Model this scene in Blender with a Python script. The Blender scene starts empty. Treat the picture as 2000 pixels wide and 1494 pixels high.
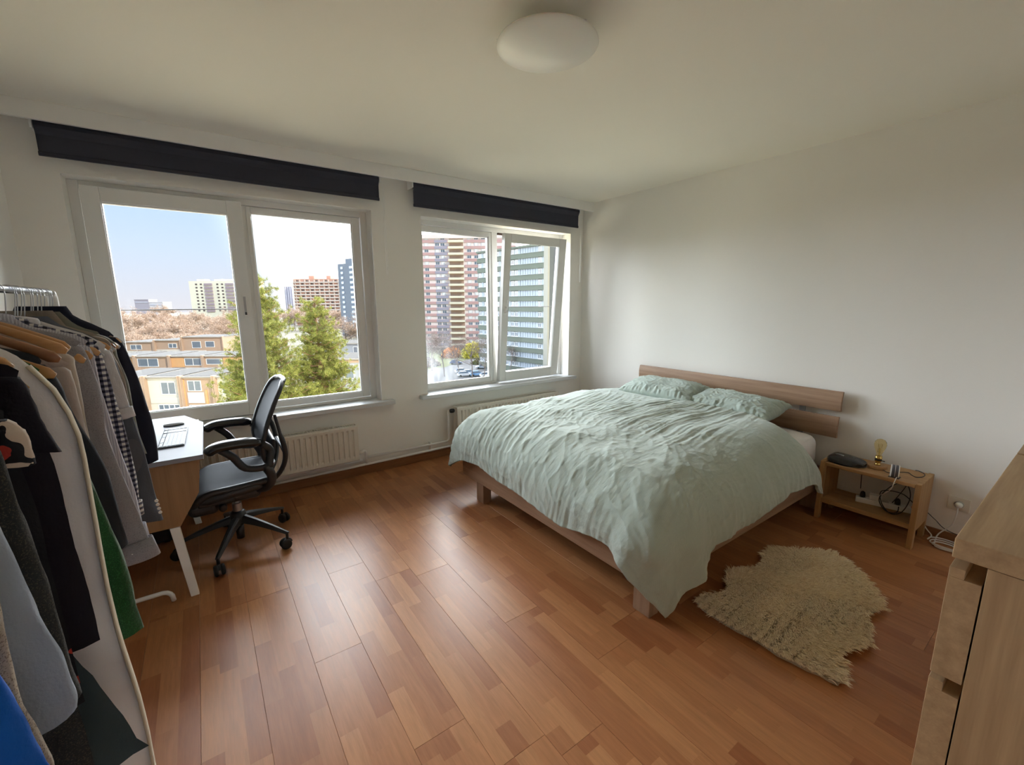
import bpy, bmesh, math, random
import numpy as np
from mathutils import Vector, Matrix
random.seed(7)
PI = math.pi
S = bpy.context.scene
COL = S.collection
D = bpy.data

# ------------------------------------------------------------------ camera
cam_d = D.cameras.new('camera')
cam = D.objects.new('camera', cam_d)
COL.objects.link(cam)
cam_d.sensor_fit = 'HORIZONTAL'
cam_d.sensor_width = 36.0
cam_d.lens = 847.754 / 2000 * 36.0
cam_d.clip_start = 0.02
cam_d.clip_end = 3000
R_ = Vector((0.81300043, -0.58224247, -0.00489943))
U_ = Vector((0.10822156, 0.14283406, 0.98381224))
F_ = Vector((0.57211746, 0.80037, -0.17913534))
cam.matrix_world = Matrix(((R_.x, U_.x, -F_.x, 0), (R_.y, U_.y, -F_.y, 0), (R_.z, U_.z, -F_.z, 1.5), (0, 0, 0, 1)))
S.camera = cam

# ------------------------------------------------------------------ view, world, sun
S.view_settings.view_transform = 'Standard'
S.view_settings.look = 'None'
S.view_settings.gamma = 1.0
S.view_settings.use_curve_mapping = False
S.view_settings.exposure = 0.95
S.cycles.use_denoising = True
S.cycles.max_bounces = 12
S.cycles.diffuse_bounces = 8
S.cycles.glossy_bounces = 4
S.cycles.transparent_max_bounces = 16
S.cycles.transmission_bounces = 6
S.cycles.sample_clamp_indirect = 6.0
S.cycles.caustics_reflective = False
S.cycles.caustics_refractive = False

world = D.worlds.new('sky')
S.world = world
world.use_nodes = True
wn = world.node_tree
wn.nodes.clear()


def wnode(t, **k):
    n = wn.nodes.new(t)
    for a, b in k.items():
        setattr(n, a, b)
    return n


def wmath(op, a, b=None, clamp=False):
    n = wnode('ShaderNodeMath', operation=op)
    n.use_clamp = clamp
    for i, v in enumerate((a, b)):
        if v is None:
            continue
        if isinstance(v, (int, float)):
            n.inputs[i].default_value = v
        else:
            wn.links.new(v, n.inputs[i])
    return n.outputs[0]


tc = wnode('ShaderNodeTexCoord')
sep = wnode('ShaderNodeSeparateXYZ')
wn.links.new(tc.outputs['Generated'], sep.inputs[0])
zz = wmath('MAXIMUM', sep.outputs[2], 0.0)
ramp = wnode('ShaderNodeValToRGB')
wn.links.new(zz, ramp.inputs[0])
ramp.color_ramp.elements[0].position = 0.0
ramp.color_ramp.elements[0].color = (0.64, 0.63, 0.69, 1)
ramp.color_ramp.elements[1].position = 0.9
ramp.color_ramp.elements[1].color = (0.30, 0.55, 1.0, 1)
e = ramp.color_ramp.elements.new(0.10)
e.color = (0.54, 0.63, 0.78, 1)
e = ramp.color_ramp.elements.new(0.28)
e.color = (0.34, 0.54, 0.88, 1)
# bright hazy half of the sky around azimuth +40 deg (to the right of the view)
dotn = wnode('ShaderNodeVectorMath', operation='DOT_PRODUCT')
wn.links.new(tc.outputs['Generated'], dotn.inputs[0])
gx = Vector((math.sin(math.radians(60)), math.cos(math.radians(60)), 0.40)).normalized()
dotn.inputs[1].default_value = gx
mr = wnode('ShaderNodeMapRange', interpolation_type='SMOOTHSTEP')
wn.links.new(dotn.outputs['Value'], mr.inputs['Value'])
mr.inputs['From Min'].default_value = 0.53
mr.inputs['From Max'].default_value = 0.98
mr.inputs['To Min'].default_value = 0.0
mr.inputs['To Max'].default_value = 1.0
glow = wnode('ShaderNodeMix', data_type='RGBA', blend_type='MIX')
wn.links.new(mr.outputs['Result'], glow.inputs['Factor'])
wn.links.new(ramp.outputs[0], glow.inputs['A'])
glow.inputs['B'].default_value = (8.0, 7.9, 7.7, 1)
bg = wnode('ShaderNodeBackground')
wn.links.new(glow.outputs['Result'], bg.inputs['Color'])
bg.inputs['Strength'].default_value = 0.74
wo = wnode('ShaderNodeOutputWorld')
wn.links.new(bg.outputs[0], wo.inputs[0])

sun_d = D.lights.new('sun', 'SUN')
sun_d.energy = 1.75
sun_d.color = (1.0, 0.90, 0.74)
sun_d.angle = math.radians(1.0)
sun = D.objects.new('sun', sun_d)
COL.objects.link(sun)
sun.rotation_mode = 'QUATERNION'
sun.rotation_quaternion = Vector((0.30, -0.85, 0.58)).to_track_quat('Z', 'Y')

# added wide sun lamp that brightens the room, standing in for more sky
sky_d = D.lights.new('sky_fill', 'SUN')
sky_d.energy = 18.0
sky_d.color = (0.90, 0.94, 1.0)
sky_d.angle = math.radians(110)
sky_l = D.objects.new('sky_fill', sky_d)
COL.objects.link(sky_l)
sky_l.rotation_mode = 'QUATERNION'
sky_l.rotation_quaternion = Vector((-0.10, 0.90, 0.34)).to_track_quat('Z', 'Y')

# ------------------------------------------------------------------ node helpers


def new_mat(name):
    m = D.materials.new(name)
    m.use_nodes = True
    nt = m.node_tree
    b = nt.nodes['Principled BSDF']
    return m, nt, b


def link(nt, a, b):
    nt.links.new(a, b)


def setc(sock, c):
    sock.default_value = (c[0], c[1], c[2], 1.0)


def nd(nt, t, **k):
    n = nt.nodes.new(t)
    for a, b in k.items():
        setattr(n, a, b)
    return n


def val(nt, sock, v):
    if isinstance(v, (int, float)):
        sock.default_value = v
    else:
        nt.links.new(v, sock)


def mth(nt, op, a, b=0.0, c=None, clamp=False):
    n = nd(nt, 'ShaderNodeMath', operation=op)
    n.use_clamp = clamp
    val(nt, n.inputs[0], a)
    val(nt, n.inputs[1], b)
    if c is not None:
        val(nt, n.inputs[2], c)
    return n.outputs[0]


def mixc(nt, fac, a, b):
    n = nd(nt, 'ShaderNodeMix', data_type='RGBA')
    val(nt, n.inputs['Factor'], fac)
    for s, v in (('A', a), ('B', b)):
        if isinstance(v, tuple):
            n.inputs[s].default_value = (v[0], v[1], v[2], 1)
        else:
            nt.links.new(v, n.inputs[s])
    return n.outputs['Result']


def noise(nt, scale, detail=3, vec=None, stretch=None, coord='Object'):
    n = nd(nt, 'ShaderNodeTexNoise')
    n.inputs['Scale'].default_value = scale
    n.inputs['Detail'].default_value = detail
    t = vec
    if t is None:
        t = nd(nt, 'ShaderNodeTexCoord').outputs[coord]
    if stretch:
        mp = nd(nt, 'ShaderNodeMapping')
        mp.inputs['Scale'].default_value = stretch
        nt.links.new(t, mp.inputs['Vector'])
        t = mp.outputs[0]
    nt.links.new(t, n.inputs['Vector'])
    return n.outputs['Fac']


def bump(nt, b, h, strength=0.3, dist=0.01):
    n = nd(nt, 'ShaderNodeBump')
    n.inputs['Strength'].default_value = strength
    n.inputs['Distance'].default_value = dist
    nt.links.new(h, n.inputs['Height'])
    nt.links.new(n.outputs[0], b.inputs['Normal'])


MC = {}


def plain(name, c, rough=0.5, metal=0.0, var=0.06, bscale=0.0, bstr=0.2, coat=0.0, nscale=9.0):
    if name in MC:
        return MC[name]
    m, nt, b = new_mat(name)
    f = noise(nt, nscale, 3)
    col = mixc(nt, f, tuple(x * (1 - var) for x in c), tuple(min(1, x * (1 + var)) for x in c))
    link(nt, col, b.inputs['Base Color'])
    b.inputs['Roughness'].default_value = rough
    b.inputs['Metallic'].default_value = metal
    b.inputs['Coat Weight'].default_value = coat
    if bscale:
        bump(nt, b, noise(nt, bscale, 4), bstr, 0.004)
    MC[name] = m
    return m


def fabric(name, c, pat=None, c2=None, c3=None, scale=60.0, rough=0.92, sheen=0.15, bstr=0.35, bscale=220.0):
    """Woven or knitted cloth. pat: None, gingham, stripe, floral, tweed, fleece."""
    if name in MC:
        return MC[name]
    m, nt, b = new_mat(name)
    co = nd(nt, 'ShaderNodeTexCoord').outputs['Object']
    big = noise(nt, 7.0, 3, vec=co)
    col = mixc(nt, big, tuple(x * 0.88 for x in c), tuple(min(1, x * 1.1) for x in c))
    sx = nd(nt, 'ShaderNodeSeparateXYZ')
    nt.links.new(co, sx.inputs[0])
    if pat == 'gingham':
        fx = mth(nt, 'GREATER_THAN', mth(nt, 'FRACT', mth(nt, 'MULTIPLY', sx.outputs[0], scale)), 0.5)
        fz = mth(nt, 'GREATER_THAN', mth(nt, 'FRACT', mth(nt, 'MULTIPLY', sx.outputs[2], scale)), 0.5)
        s = mth(nt, 'MULTIPLY', mth(nt, 'ADD', fx, fz), 0.5)
        rp = nd(nt, 'ShaderNodeValToRGB')
        rp.color_ramp.interpolation = 'CONSTANT'
        rp.color_ramp.elements[0].color = (*c2, 1)
        rp.color_ramp.elements[1].position = 0.8
        rp.color_ramp.elements[1].color = (*c, 1)
        e3 = rp.color_ramp.elements.new(0.3)
        e3.color = (*c3, 1)
        nt.links.new(s, rp.inputs[0])
        col = rp.outputs[0]
    elif pat == 'stripe':
        f = mth(nt, 'GREATER_THAN', mth(nt, 'FRACT', mth(nt, 'MULTIPLY', sx.outputs[0], scale)), 0.6)
        col = mixc(nt, mth(nt, 'MULTIPLY', f, 0.5), col, c2)
    elif pat == 'floral':
        v = nd(nt, 'ShaderNodeTexVoronoi')
        v.inputs['Scale'].default_value = scale
        ns = nd(nt, 'ShaderNodeTexNoise')
        ns.inputs['Scale'].default_value = 18
        nt.links.new(co, ns.inputs['Vector'])
        mx = nd(nt, 'ShaderNodeMix', data_type='VECTOR')
        mx.inputs['Factor'].default_value = 0.09
        nt.links.new(co, mx.inputs['A'])
        nt.links.new(ns.outputs['Color'], mx.inputs['B'])
        nt.links.new(mx.outputs['Result'], v.inputs['Vector'])
        f = mth(nt, 'LESS_THAN', v.outputs['Distance'], 0.42)
        wnz = nd(nt, 'ShaderNodeTexWhiteNoise')
        nt.links.new(v.outputs['Color'], wnz.inputs['Vector'])
        g = mth(nt, 'GREATER_THAN', wnz.outputs['Value'], 0.5)
        petal = mixc(nt, g, c2, c3)
        keep = mth(nt, 'GREATER_THAN', mth(nt, 'FRACT', mth(nt, 'MULTIPLY', wnz.outputs['Value'], 7.3)), 0.25)
        col = mixc(nt, mth(nt, 'MULTIPLY', f, keep), col, petal)
    elif pat == 'tweed':
        n2 = noise(nt, 420.0, 2, vec=co)
        f = mth(nt, 'GREATER_THAN', n2, 0.58)
        col = mixc(nt, f, col, c2)
    link(nt, col, b.inputs['Base Color'])
    b.inputs['Roughness'].default_value = rough
    b.inputs['Sheen Weight'].default_value = sheen
    b.inputs['Specular IOR Level'].default_value = 0.2
    h = mth(nt, 'ADD', mth(nt, 'MULTIPLY', noise(nt, bscale, 2, vec=co), 0.25), noise(nt, 22.0, 3, vec=co, stretch=(1.6, 1.6, 0.5)))
    bump(nt, b, h, bstr, 0.006)
    MC[name] = m
    return m


def wood(name, c1, c2, axis='X', rough=0.45, scale=5.0, coat=0.0, spec=0.4):
    if name in MC:
        return MC[name]
    m, nt, b = new_mat(name)
    st = {'X': (0.35, 7, 7), 'Y': (7, 0.35, 7), 'Z': (7, 7, 0.35)}[axis]
    f = noise(nt, scale, 6, stretch=st)
    f2 = noise(nt, scale * 5, 3, stretch=st)
    rp = nd(nt, 'ShaderNodeValToRGB')
    rp.color_ramp.elements[0].position = 0.32
    rp.color_ramp.elements[0].color = (*c1, 1)
    rp.color_ramp.elements[1].position = 0.68
    rp.color_ramp.elements[1].color = (*c2, 1)
    nt.links.new(mth(nt, 'ADD', mth(nt, 'MULTIPLY', f, 0.75), mth(nt, 'MULTIPLY', f2, 0.25)), rp.inputs[0])
    link(nt, rp.outputs[0], b.inputs['Base Color'])
    b.inputs['Roughness'].default_value = rough
    b.inputs['Coat Weight'].default_value = coat
    b.inputs['Specular IOR Level'].default_value = spec
    bump(nt, b, f2, 0.12, 0.002)
    MC[name] = m
    return m


def glass_mat(name='window_glass', tint=(0.97, 0.985, 0.98), dirt=0.0):
    if name in MC:
        return MC[name]
    m = D.materials.new(name)
    m.use_nodes = True
    nt = m.node_tree
    nt.nodes.clear()
    out = nd(nt, 'ShaderNodeOutputMaterial')
    tr = nd(nt, 'ShaderNodeBsdfTransparent')
    setc(tr.inputs[0], tint)
    gl = nd(nt, 'ShaderNodeBsdfGlossy')
    gl.inputs['Roughness'].default_value = 0.02
    fr = nd(nt, 'ShaderNodeFresnel')
    fr.inputs['IOR'].default_value = 1.35
    mx = nd(nt, 'ShaderNodeMixShader')
    nt.links.new(fr.outputs[0], mx.inputs[0])
    nt.links.new(tr.outputs[0], mx.inputs[1])
    nt.links.new(gl.outputs[0], mx.inputs[2])
    last = mx.outputs[0]
    if dirt:
        # smears of dirt that scatter a little light low down on the pane
        df = nd(nt, 'ShaderNodeBsdfTranslucent')
        setc(df.inputs[0], (0.85, 0.9, 0.95))
        co = nd(nt, 'ShaderNodeTexCoord').outputs['Object']
        n1 = noise(nt, 3.0, 5, vec=co, stretch=(3.0, 1, 1.0))
        sx = nd(nt, 'ShaderNodeSeparateXYZ')
        nt.links.new(co, sx.inputs[0])
        low = nd(nt, 'ShaderNodeMapRange')
        nt.links.new(sx.outputs[2], low.inputs['Value'])
        low.inputs['From Min'].default_value = 1.25
        low.inputs['From Max'].default_value = 0.75
        lf = nd(nt, 'ShaderNodeMapRange')
        nt.links.new(sx.outputs[0], lf.inputs['Value'])
        lf.inputs['From Min'].default_value = 2.25
        lf.inputs['From Max'].default_value = 1.8
        k = mth(nt, 'MULTIPLY', mth(nt, 'MULTIPLY', low.outputs[0], lf.outputs[0]), mth(nt, 'SUBTRACT', n1, 0.35), clamp=True)
        k = mth(nt, 'MULTIPLY', k, dirt, clamp=True)
        m2 = nd(nt, 'ShaderNodeMixShader')
        nt.links.new(k, m2.inputs[0])
        nt.links.new(last, m2.inputs[1])
        nt.links.new(df.outputs[0], m2.inputs[2])
        last = m2.outputs[0]
    nt.links.new(last, out.inputs[0])
    MC[name] = m
    return m

# ------------------------------------------------------------------ mesh helpers


class MB:
    def __init__(s):
        s.v = []
        s.f = []

    def add(s, vs, fs):
        o = len(s.v)
        s.v += [tuple(p) for p in vs]
        s.f += [tuple(i + o for i in f) for f in fs]
        return s

    def box(s, x0, y0, z0, x1, y1, z1, M=None):
        vs = [(x0, y0, z0), (x1, y0, z0), (x1, y1, z0), (x0, y1, z0), (x0, y0, z1), (x1, y0, z1), (x1, y1, z1), (x0, y1, z1)]
        if M is not None:
            vs = [tuple(M @ Vector(p)) for p in vs]
        return s.add(vs, [(0, 3, 2, 1), (4, 5, 6, 7), (0, 1, 5, 4), (1, 2, 6, 5), (2, 3, 7, 6), (3, 0, 4, 7)])

    def prism(s, poly, a, b, axis='y'):
        """poly: list of 2D points, extruded from a to b along axis."""
        n = len(poly)

        def P(p, t):
            if axis == 'y':
                return (p[0], t, p[1])
            if axis == 'x':
                return (t, p[0], p[1])
            return (p[0], p[1], t)
        vs = [P(p, a) for p in poly] + [P(p, b) for p in poly]
        fs = [tuple(range(n)), tuple(range(2 * n - 1, n - 1, -1))]
        fs += [(i, i + n, (i + 1) % n + n, (i + 1) % n) for i in range(n)]
        return s.add(vs, fs)

    def tube(s, pts, r, n=8, closed=False, sx=1.0, up=None):
        pts = [Vector(p) for p in pts]
        rr = r if isinstance(r, (list, tuple)) else [r] * len(pts)
        vs = []
        fs = []
        N = len(pts)
        prev = None
        for i, p in enumerate(pts):
            if closed:
                t = pts[(i + 1) % N] - pts[i - 1]
            else:
                t = pts[min(i + 1, N - 1)] - pts[max(i - 1, 0)]
            t.normalize()
            if prev is None:
                a = Vector(up) if up else (Vector((0, 0, 1)) if abs(t.z) < 0.9 else Vector((0, 1, 0)))
                u = (a - t * a.dot(t)).normalized()
            else:
                u = (prev - t * prev.dot(t)).normalized()
            prev = u
            w = t.cross(u)
            for k in range(n):
                a = 2 * PI * k / n
                vs.append(p + (u * math.cos(a) * rr[i]) + (w * math.sin(a) * rr[i] * sx))
        for i in range(N if closed else N - 1):
            j = (i + 1) % N
            for k in range(n):
                fs.append((i * n + k, i * n + (k + 1) % n, j * n + (k + 1) % n, j * n + k))
        if not closed:
            fs.append(tuple(range(n - 1, -1, -1)))
            fs.append(tuple(range((N - 1) * n, N * n)))
        return s.add(vs, fs)

    def lathe(s, prof, c=(0, 0, 0), n=32, M=None):
        """prof: list of (r, z)."""
        vs = []
        fs = []
        for r, z in prof:
            for k in range(n):
                a = 2 * PI * k / n
                vs.append((c[0] + r * math.cos(a), c[1] + r * math.sin(a), c[2] + z))
        for i in range(len(prof) - 1):
            for k in range(n):
                fs.append((i * n + k, i * n + (k + 1) % n, (i + 1) * n + (k + 1) % n, (i + 1) * n + k))
        if prof[0][0] > 1e-6:
            fs.append(tuple(range(n - 1, -1, -1)))
        if prof[-1][0] > 1e-6:
            fs.append(tuple(range((len(prof) - 1) * n, len(prof) * n)))
        if M is not None:
            vs = [tuple(M @ Vector(p)) for p in vs]
        return s.add(vs, fs)

    def grid(s, P, nu, nv, wrap=False):
        """P: array (nu, nv, 3)."""
        vs = P.reshape(-1, 3).tolist()
        fs = []
        for i in range(nu - 1):
            for j in range(nv - 1):
                a = i * nv + j
                fs.append((a, a + 1, a + nv + 1, a + nv))
        return s.add(vs, fs)

    def mesh(s, name, mat=None, smooth=False, merge=False):
        me = D.meshes.new(name)
        me.from_pydata(s.v, [], s.f)
        if merge:
            bm = bmesh.new()
            bm.from_mesh(me)
            bmesh.ops.remove_doubles(bm, verts=bm.verts, dist=1e-5)
            bmesh.ops.recalc_face_normals(bm, faces=bm.faces)
            bm.to_mesh(me)
            bm.free()
        if mat:
            me.materials.append(mat)
        if smooth:
            me.polygons.foreach_set('use_smooth', [True] * len(me.polygons))
        me.update()
        return me

    def build(s, name, mat, parent=None, smooth=False, bevel=0.0, seg=2, merge=False, sub=0, wn_=False):
        me = s.mesh(name, mat, smooth, merge)
        o = D.objects.new(name, me)
        COL.objects.link(o)
        if parent is not None:
            attach(o, parent)
        if sub:
            md = o.modifiers.new('sub', 'SUBSURF')
            md.levels = sub
            md.render_levels = sub
        if bevel:
            md = o.modifiers.new('bevel', 'BEVEL')
            md.width = bevel
            md.segments = seg
            md.limit_method = 'ANGLE'
            md.angle_limit = math.radians(35)
        if smooth == 'auto':
            pass
        return o


def attach(o, parent):
    o.parent = parent
    if parent.type == 'EMPTY':
        m = Matrix.Translation(parent.location) @ parent.rotation_euler.to_matrix().to_4x4()
        o.matrix_parent_inverse = m.inverted()


def tag(o, label=None, cat=None, group=None, kind=None):
    if label:
        o['label'] = label
    if cat:
        o['category'] = cat
    if group:
        o['group'] = group
    if kind:
        o['kind'] = kind
    return o


def thing(name, loc, label, cat, group=None):
    o = D.objects.new(name, None)
    o.empty_display_size = 0.05
    COL.objects.link(o)
    o.location = loc
    return tag(o, label, cat, group)


def structure(name, loc=(0, 0, 0), label=None):
    o = D.objects.new(name, None)
    o.empty_display_size = 0.05
    COL.objects.link(o)
    o.location = loc
    return tag(o, label, None, None, 'structure')


def children(o):
    return [c for c in D.objects if c.parent == o]


def inst(name, me, parent, M=None):
    """another object sharing mesh data"""
    o = D.objects.new(name, me)
    COL.objects.link(o)
    if M is not None:
        o.matrix_basis = M
    o.parent = parent
    if parent.type == 'EMPTY':
        m = Matrix.Translation(parent.location) @ parent.rotation_euler.to_matrix().to_4x4()
        o.matrix_parent_inverse = m.inverted()
    return o


def arc_pts(c, r, a0, a1, n, plane='xz'):
    out = []
    for i in range(n + 1):
        a = a0 + (a1 - a0) * i / n
        if plane == 'xz':
            out.append((c[0] + r * math.cos(a), c[1], c[2] + r * math.sin(a)))
        elif plane == 'yz':
            out.append((c[0], c[1] + r * math.cos(a), c[2] + r * math.sin(a)))
        else:
            out.append((c[0] + r * math.cos(a), c[1] + r * math.sin(a), c[2]))
    return out


def spline(pts, n=6):
    """Catmull-Rom through points."""
    P = [Vector(p) for p in pts]
    P = [P[0] * 2 - P[1]] + P + [P[-1] * 2 - P[-2]]
    out = []
    for i in range(1, len(P) - 2):
        for k in range(n):
            t = k / n
            a, b, c, d = P[i - 1], P[i], P[i + 1], P[i + 2]
            out.append(0.5 * ((2 * b) + (-a + c) * t + (2 * a - 5 * b + 4 * c - d) * t * t + (-a + 3 * b - 3 * c + d) * t ** 3))
    out.append(P[-2])
    return out


# numpy gradient noise
def pnoise(x, y, seed=0):
    x = np.asarray(x, float)
    y = np.asarray(y, float)
    xi = np.floor(x).astype(np.int64)
    yi = np.floor(y).astype(np.int64)
    xf = x - xi
    yf = y - yi

    def g(ix, iy, dx, dy):
        h = (ix * 374761393 + iy * 668265263 + seed * 1442695041) & 0xffffffff
        h = ((h ^ (h >> 13)) * 1274126177) & 0xffffffff
        h = h ^ (h >> 16)
        a = (h & 1023) / 1024.0 * 2 * np.pi
        return np.cos(a) * dx + np.sin(a) * dy
    u = xf * xf * xf * (xf * (xf * 6 - 15) + 10)
    v = yf * yf * yf * (yf * (yf * 6 - 15) + 10)
    n00 = g(xi, yi, xf, yf)
    n10 = g(xi + 1, yi, xf - 1, yf)
    n01 = g(xi, yi + 1, xf, yf - 1)
    n11 = g(xi + 1, yi + 1, xf - 1, yf - 1)
    return ((n00 * (1 - u) + n10 * u) * (1 - v) + (n01 * (1 - u) + n11 * u) * v) * 1.4


def sstep(a, b, x):
    t = np.clip((x - a) / (b - a), 0, 1)
    return t * t * (3 - 2 * t)


# ------------------------------------------------------------------ shared materials
M_wall = plain('wall_paint', (0.83, 0.81, 0.765), 0.9, var=0.015, bscale=90, bstr=0.12, nscale=1.5)
M_ceil = plain('ceiling_paint', (0.82, 0.79, 0.71), 0.92, var=0.015, bscale=60, bstr=0.06, nscale=1.2)
M_pvc = plain('white_window_plastic', (0.78, 0.78, 0.76), 0.32, var=0.02)
M_trimw = plain('white_gloss_paint', (0.82, 0.82, 0.80), 0.28, var=0.02)
M_rad = plain('radiator_enamel', (0.74, 0.70, 0.62), 0.4, var=0.02)
M_black = plain('black_plastic', (0.018, 0.019, 0.022), 0.42, var=0.1)
M_blackg = plain('black_gloss', (0.012, 0.013, 0.015), 0.22, var=0.1)
M_rubber = plain('black_rubber', (0.012, 0.012, 0.012), 0.7)
M_chrome = plain('chrome', (0.75, 0.76, 0.78), 0.15, metal=1.0)
M_steel = plain('grey_steel', (0.42, 0.43, 0.45), 0.35, metal=0.9)
M_skirt = wood('skirting_wood', (0.20, 0.085, 0.035), (0.30, 0.14, 0.06), 'X', 0.4)
M_glass = glass_mat()
M_glassd = glass_mat('smeared_window_glass', dirt=0.45)
M_blind = fabric('blind_cloth', (0.046, 0.048, 0.066), bstr=0.08, sheen=0.05, rough=0.8)

# ================================================================== ROOM SHELL
XL, XR, YB, YW, ZC = -0.81, 3.729, -0.50, 3.788, 2.60
YO = 4.02           # outer face of the window wall
W1 = (-0.572, 1.269)
W2 = (1.715, 3.536)
ZS, ZH = 0.6475, 2.272

m = MB()
for x0, x1 in ((XL - 0.2, W1[0]), (W1[1], W2[0]), (W2[1], XR + 0.2)):
    m.box(x0, YW, -0.3, x1, YO, ZC + 0.2)
for x0, x1 in (W1, W2):
    m.box(x0, YW, -0.3, x1, YO, ZS - 0.03)
    m.box(x0, YW, ZH, x1, YO, ZC + 0.2)
tag(m.build('wall_window', M_wall), 'white painted wall with the two windows', kind='structure')
tag(MB().box(XL - 0.2, YB, -0.3, XL, YW, ZC + 0.2).build('wall_left', M_wall), kind='structure')
tag(MB().box(XR, YB, -0.3, XR + 0.2, YW, ZC + 0.2).build('wall_right', M_wall), kind='structure')
tag(MB().box(XL - 0.2, YB - 0.2, -0.3, XR + 0.2, YB, ZC + 0.2).build('wall_back', M_wall), kind='structure')
tag(MB().box(XL, YB, ZC, XR, YW, ZC + 0.2).build('ceiling', M_ceil), kind='structure')
# boxed pelmet along the window wall
m = MB().box(XL, 3.622, 2.505, XR, 3.645, ZC).box(XL, 3.645, 2.585, XR, YW, ZC)
tag(m.build('trim_1', M_trimw, bevel=0.002), 'white boxed pelmet above the blinds', kind='structure')
# skirting boards
tag(MB().box(XL, 3.770, 0, XR, YW, 0.075).build('baseboard_window', M_skirt, bevel=0.004), kind='structure')
m2_skirt = wood('skirting_wood_y', (0.20, 0.085, 0.035), (0.30, 0.14, 0.06), 'Y', 0.4)
tag(MB().box(XR - 0.016, YB, 0, XR, 3.770, 0.06).build('baseboard_right', m2_skirt, bevel=0.004), kind='structure')
tag(MB().box(XL, YB, 0, XL + 0.016, 3.770, 0.06).build('baseboard_left', m2_skirt, bevel=0.004), kind='structure')

# ------------------------------------------------------------------ floor: laminate boards with three printed strips each


def floor_mat():
    m, nt, b = new_mat('laminate_floor')
    co = nd(nt, 'ShaderNodeTexCoord').outputs['Object']
    oi = nd(nt, 'ShaderNodeObjectInfo')
    sx = nd(nt, 'ShaderNodeSeparateXYZ')
    nt.links.new(co, sx.inputs[0])
    strip = mth(nt, 'FLOOR', mth(nt, 'DIVIDE', sx.outputs[0], 0.0659))
    cmb = nd(nt, 'ShaderNodeCombineXYZ')
    nt.links.new(strip, cmb.inputs[0])
    nt.links.new(oi.outputs['Random'], cmb.inputs[1])
    w1 = nd(nt, 'ShaderNodeTexWhiteNoise')
    nt.links.new(cmb.outputs[0], w1.inputs['Vector'])
    L = mth(nt, 'ADD', mth(nt, 'MULTIPLY', w1.outputs['Value'], 0.16), 0.30)
    st = mth(nt, 'FLOOR', mth(nt, 'ADD', mth(nt, 'DIVIDE', sx.outputs[1], L), mth(nt, 'MULTIPLY', w1.outputs['Value'], 9.7)))
    c2 = nd(nt, 'ShaderNodeCombineXYZ')
    nt.links.new(strip, c2.inputs[0])
    nt.links.new(st, c2.inputs[1])
    nt.links.new(oi.outputs['Random'], c2.inputs[2])
    w2 = nd(nt, 'ShaderNodeTexWhiteNoise')
    nt.links.new(c2.outputs[0], w2.inputs['Vector'])
    rp = nd(nt, 'ShaderNodeValToRGB')
    cr = rp.color_ramp
    cr.elements[0].position = 0.0
    cr.elements[0].color = (0.30, 0.108, 0.042, 1)
    cr.elements[1].position = 1.0
    cr.elements[1].color = (0.45, 0.205, 0.085, 1)
    for p, c in ((0.25, (0.36, 0.146, 0.058, 1)), (0.7, (0.40, 0.172, 0.070, 1))):
        e = cr.elements.new(p)
        e.color = c
    nt.links.new(w2.outputs['Value'], rp.inputs[0])
    # grain, offset per stave
    ad = nd(nt, 'ShaderNodeVectorMath', operation='ADD')
    nt.links.new(co, ad.inputs[0])
    nt.links.new(w2.outputs['Color'], ad.inputs[1])
    g = noise(nt, 10.0, 6, vec=ad.outputs[0], stretch=(7, 0.55, 1))
    g2 = noise(nt, 60.0, 3, vec=ad.outputs[0], stretch=(5, 0.3, 1))
    k = mth(nt, 'ADD', mth(nt, 'MULTIPLY', g, 0.5), mth(nt, 'MULTIPLY', g2, 0.28))
    k = mth(nt, 'ADD', k, 0.60)
    mul = nd(nt, 'ShaderNodeMix', data_type='RGBA', blend_type='MULTIPLY')
    mul.inputs['Factor'].default_value = 1.0
    nt.links.new(rp.outputs[0], mul.inputs['A'])
    cc = nd(nt, 'ShaderNodeCombineColor')
    for i in range(3):
        nt.links.new(k, cc.inputs[i])
    nt.links.new(cc.outputs[0], mul.inputs['B'])
    nt.links.new(mul.outputs['Result'], b.inputs['Base Color'])
    nt.links.new(mth(nt, 'ADD', mth(nt, 'MULTIPLY', g, 0.10), 0.29), b.inputs['Roughness'])
    b.inputs['Specular IOR Level'].default_value = 0.28
    bump(nt, b, noise(nt, 6.0, 2, vec=co), 0.05, 0.004)
    return m


M_floor = floor_mat()
fl = structure('floor', (1.5, 1.6, 0), 'reddish laminate floor')
o = MB().box(XL, YB, -0.06, XR, YW, -0.009).build('underfloor', plain('dark_joint', (0.16, 0.07, 0.03), 0.9), fl)
BW, BL, GAP = 0.1977, 1.21, 0.0003


def board_mesh(x0, x1, y0, y1):
    c = 0.0006
    vs = [(x0, y0, -0.009), (x1, y0, -0.009), (x1, y1, -0.009), (x0, y1, -0.009),
          (x0, y0, -c), (x1, y0, -c), (x1, y1, -c), (x0, y1, -c),
          (x0 + c, y0 + c, 0), (x1 - c, y0 + c, 0), (x1 - c, y1 - c, 0), (x0 + c, y1 - c, 0)]
    fs = [(8, 9, 10, 11)]
    for a, b_ in ((0, 4), (4, 8)):
        for k in range(4):
            fs.append((a + k, a + (k + 1) % 4, b_ + (k + 1) % 4, b_ + k))
    return MB().add(vs, fs)


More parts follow.
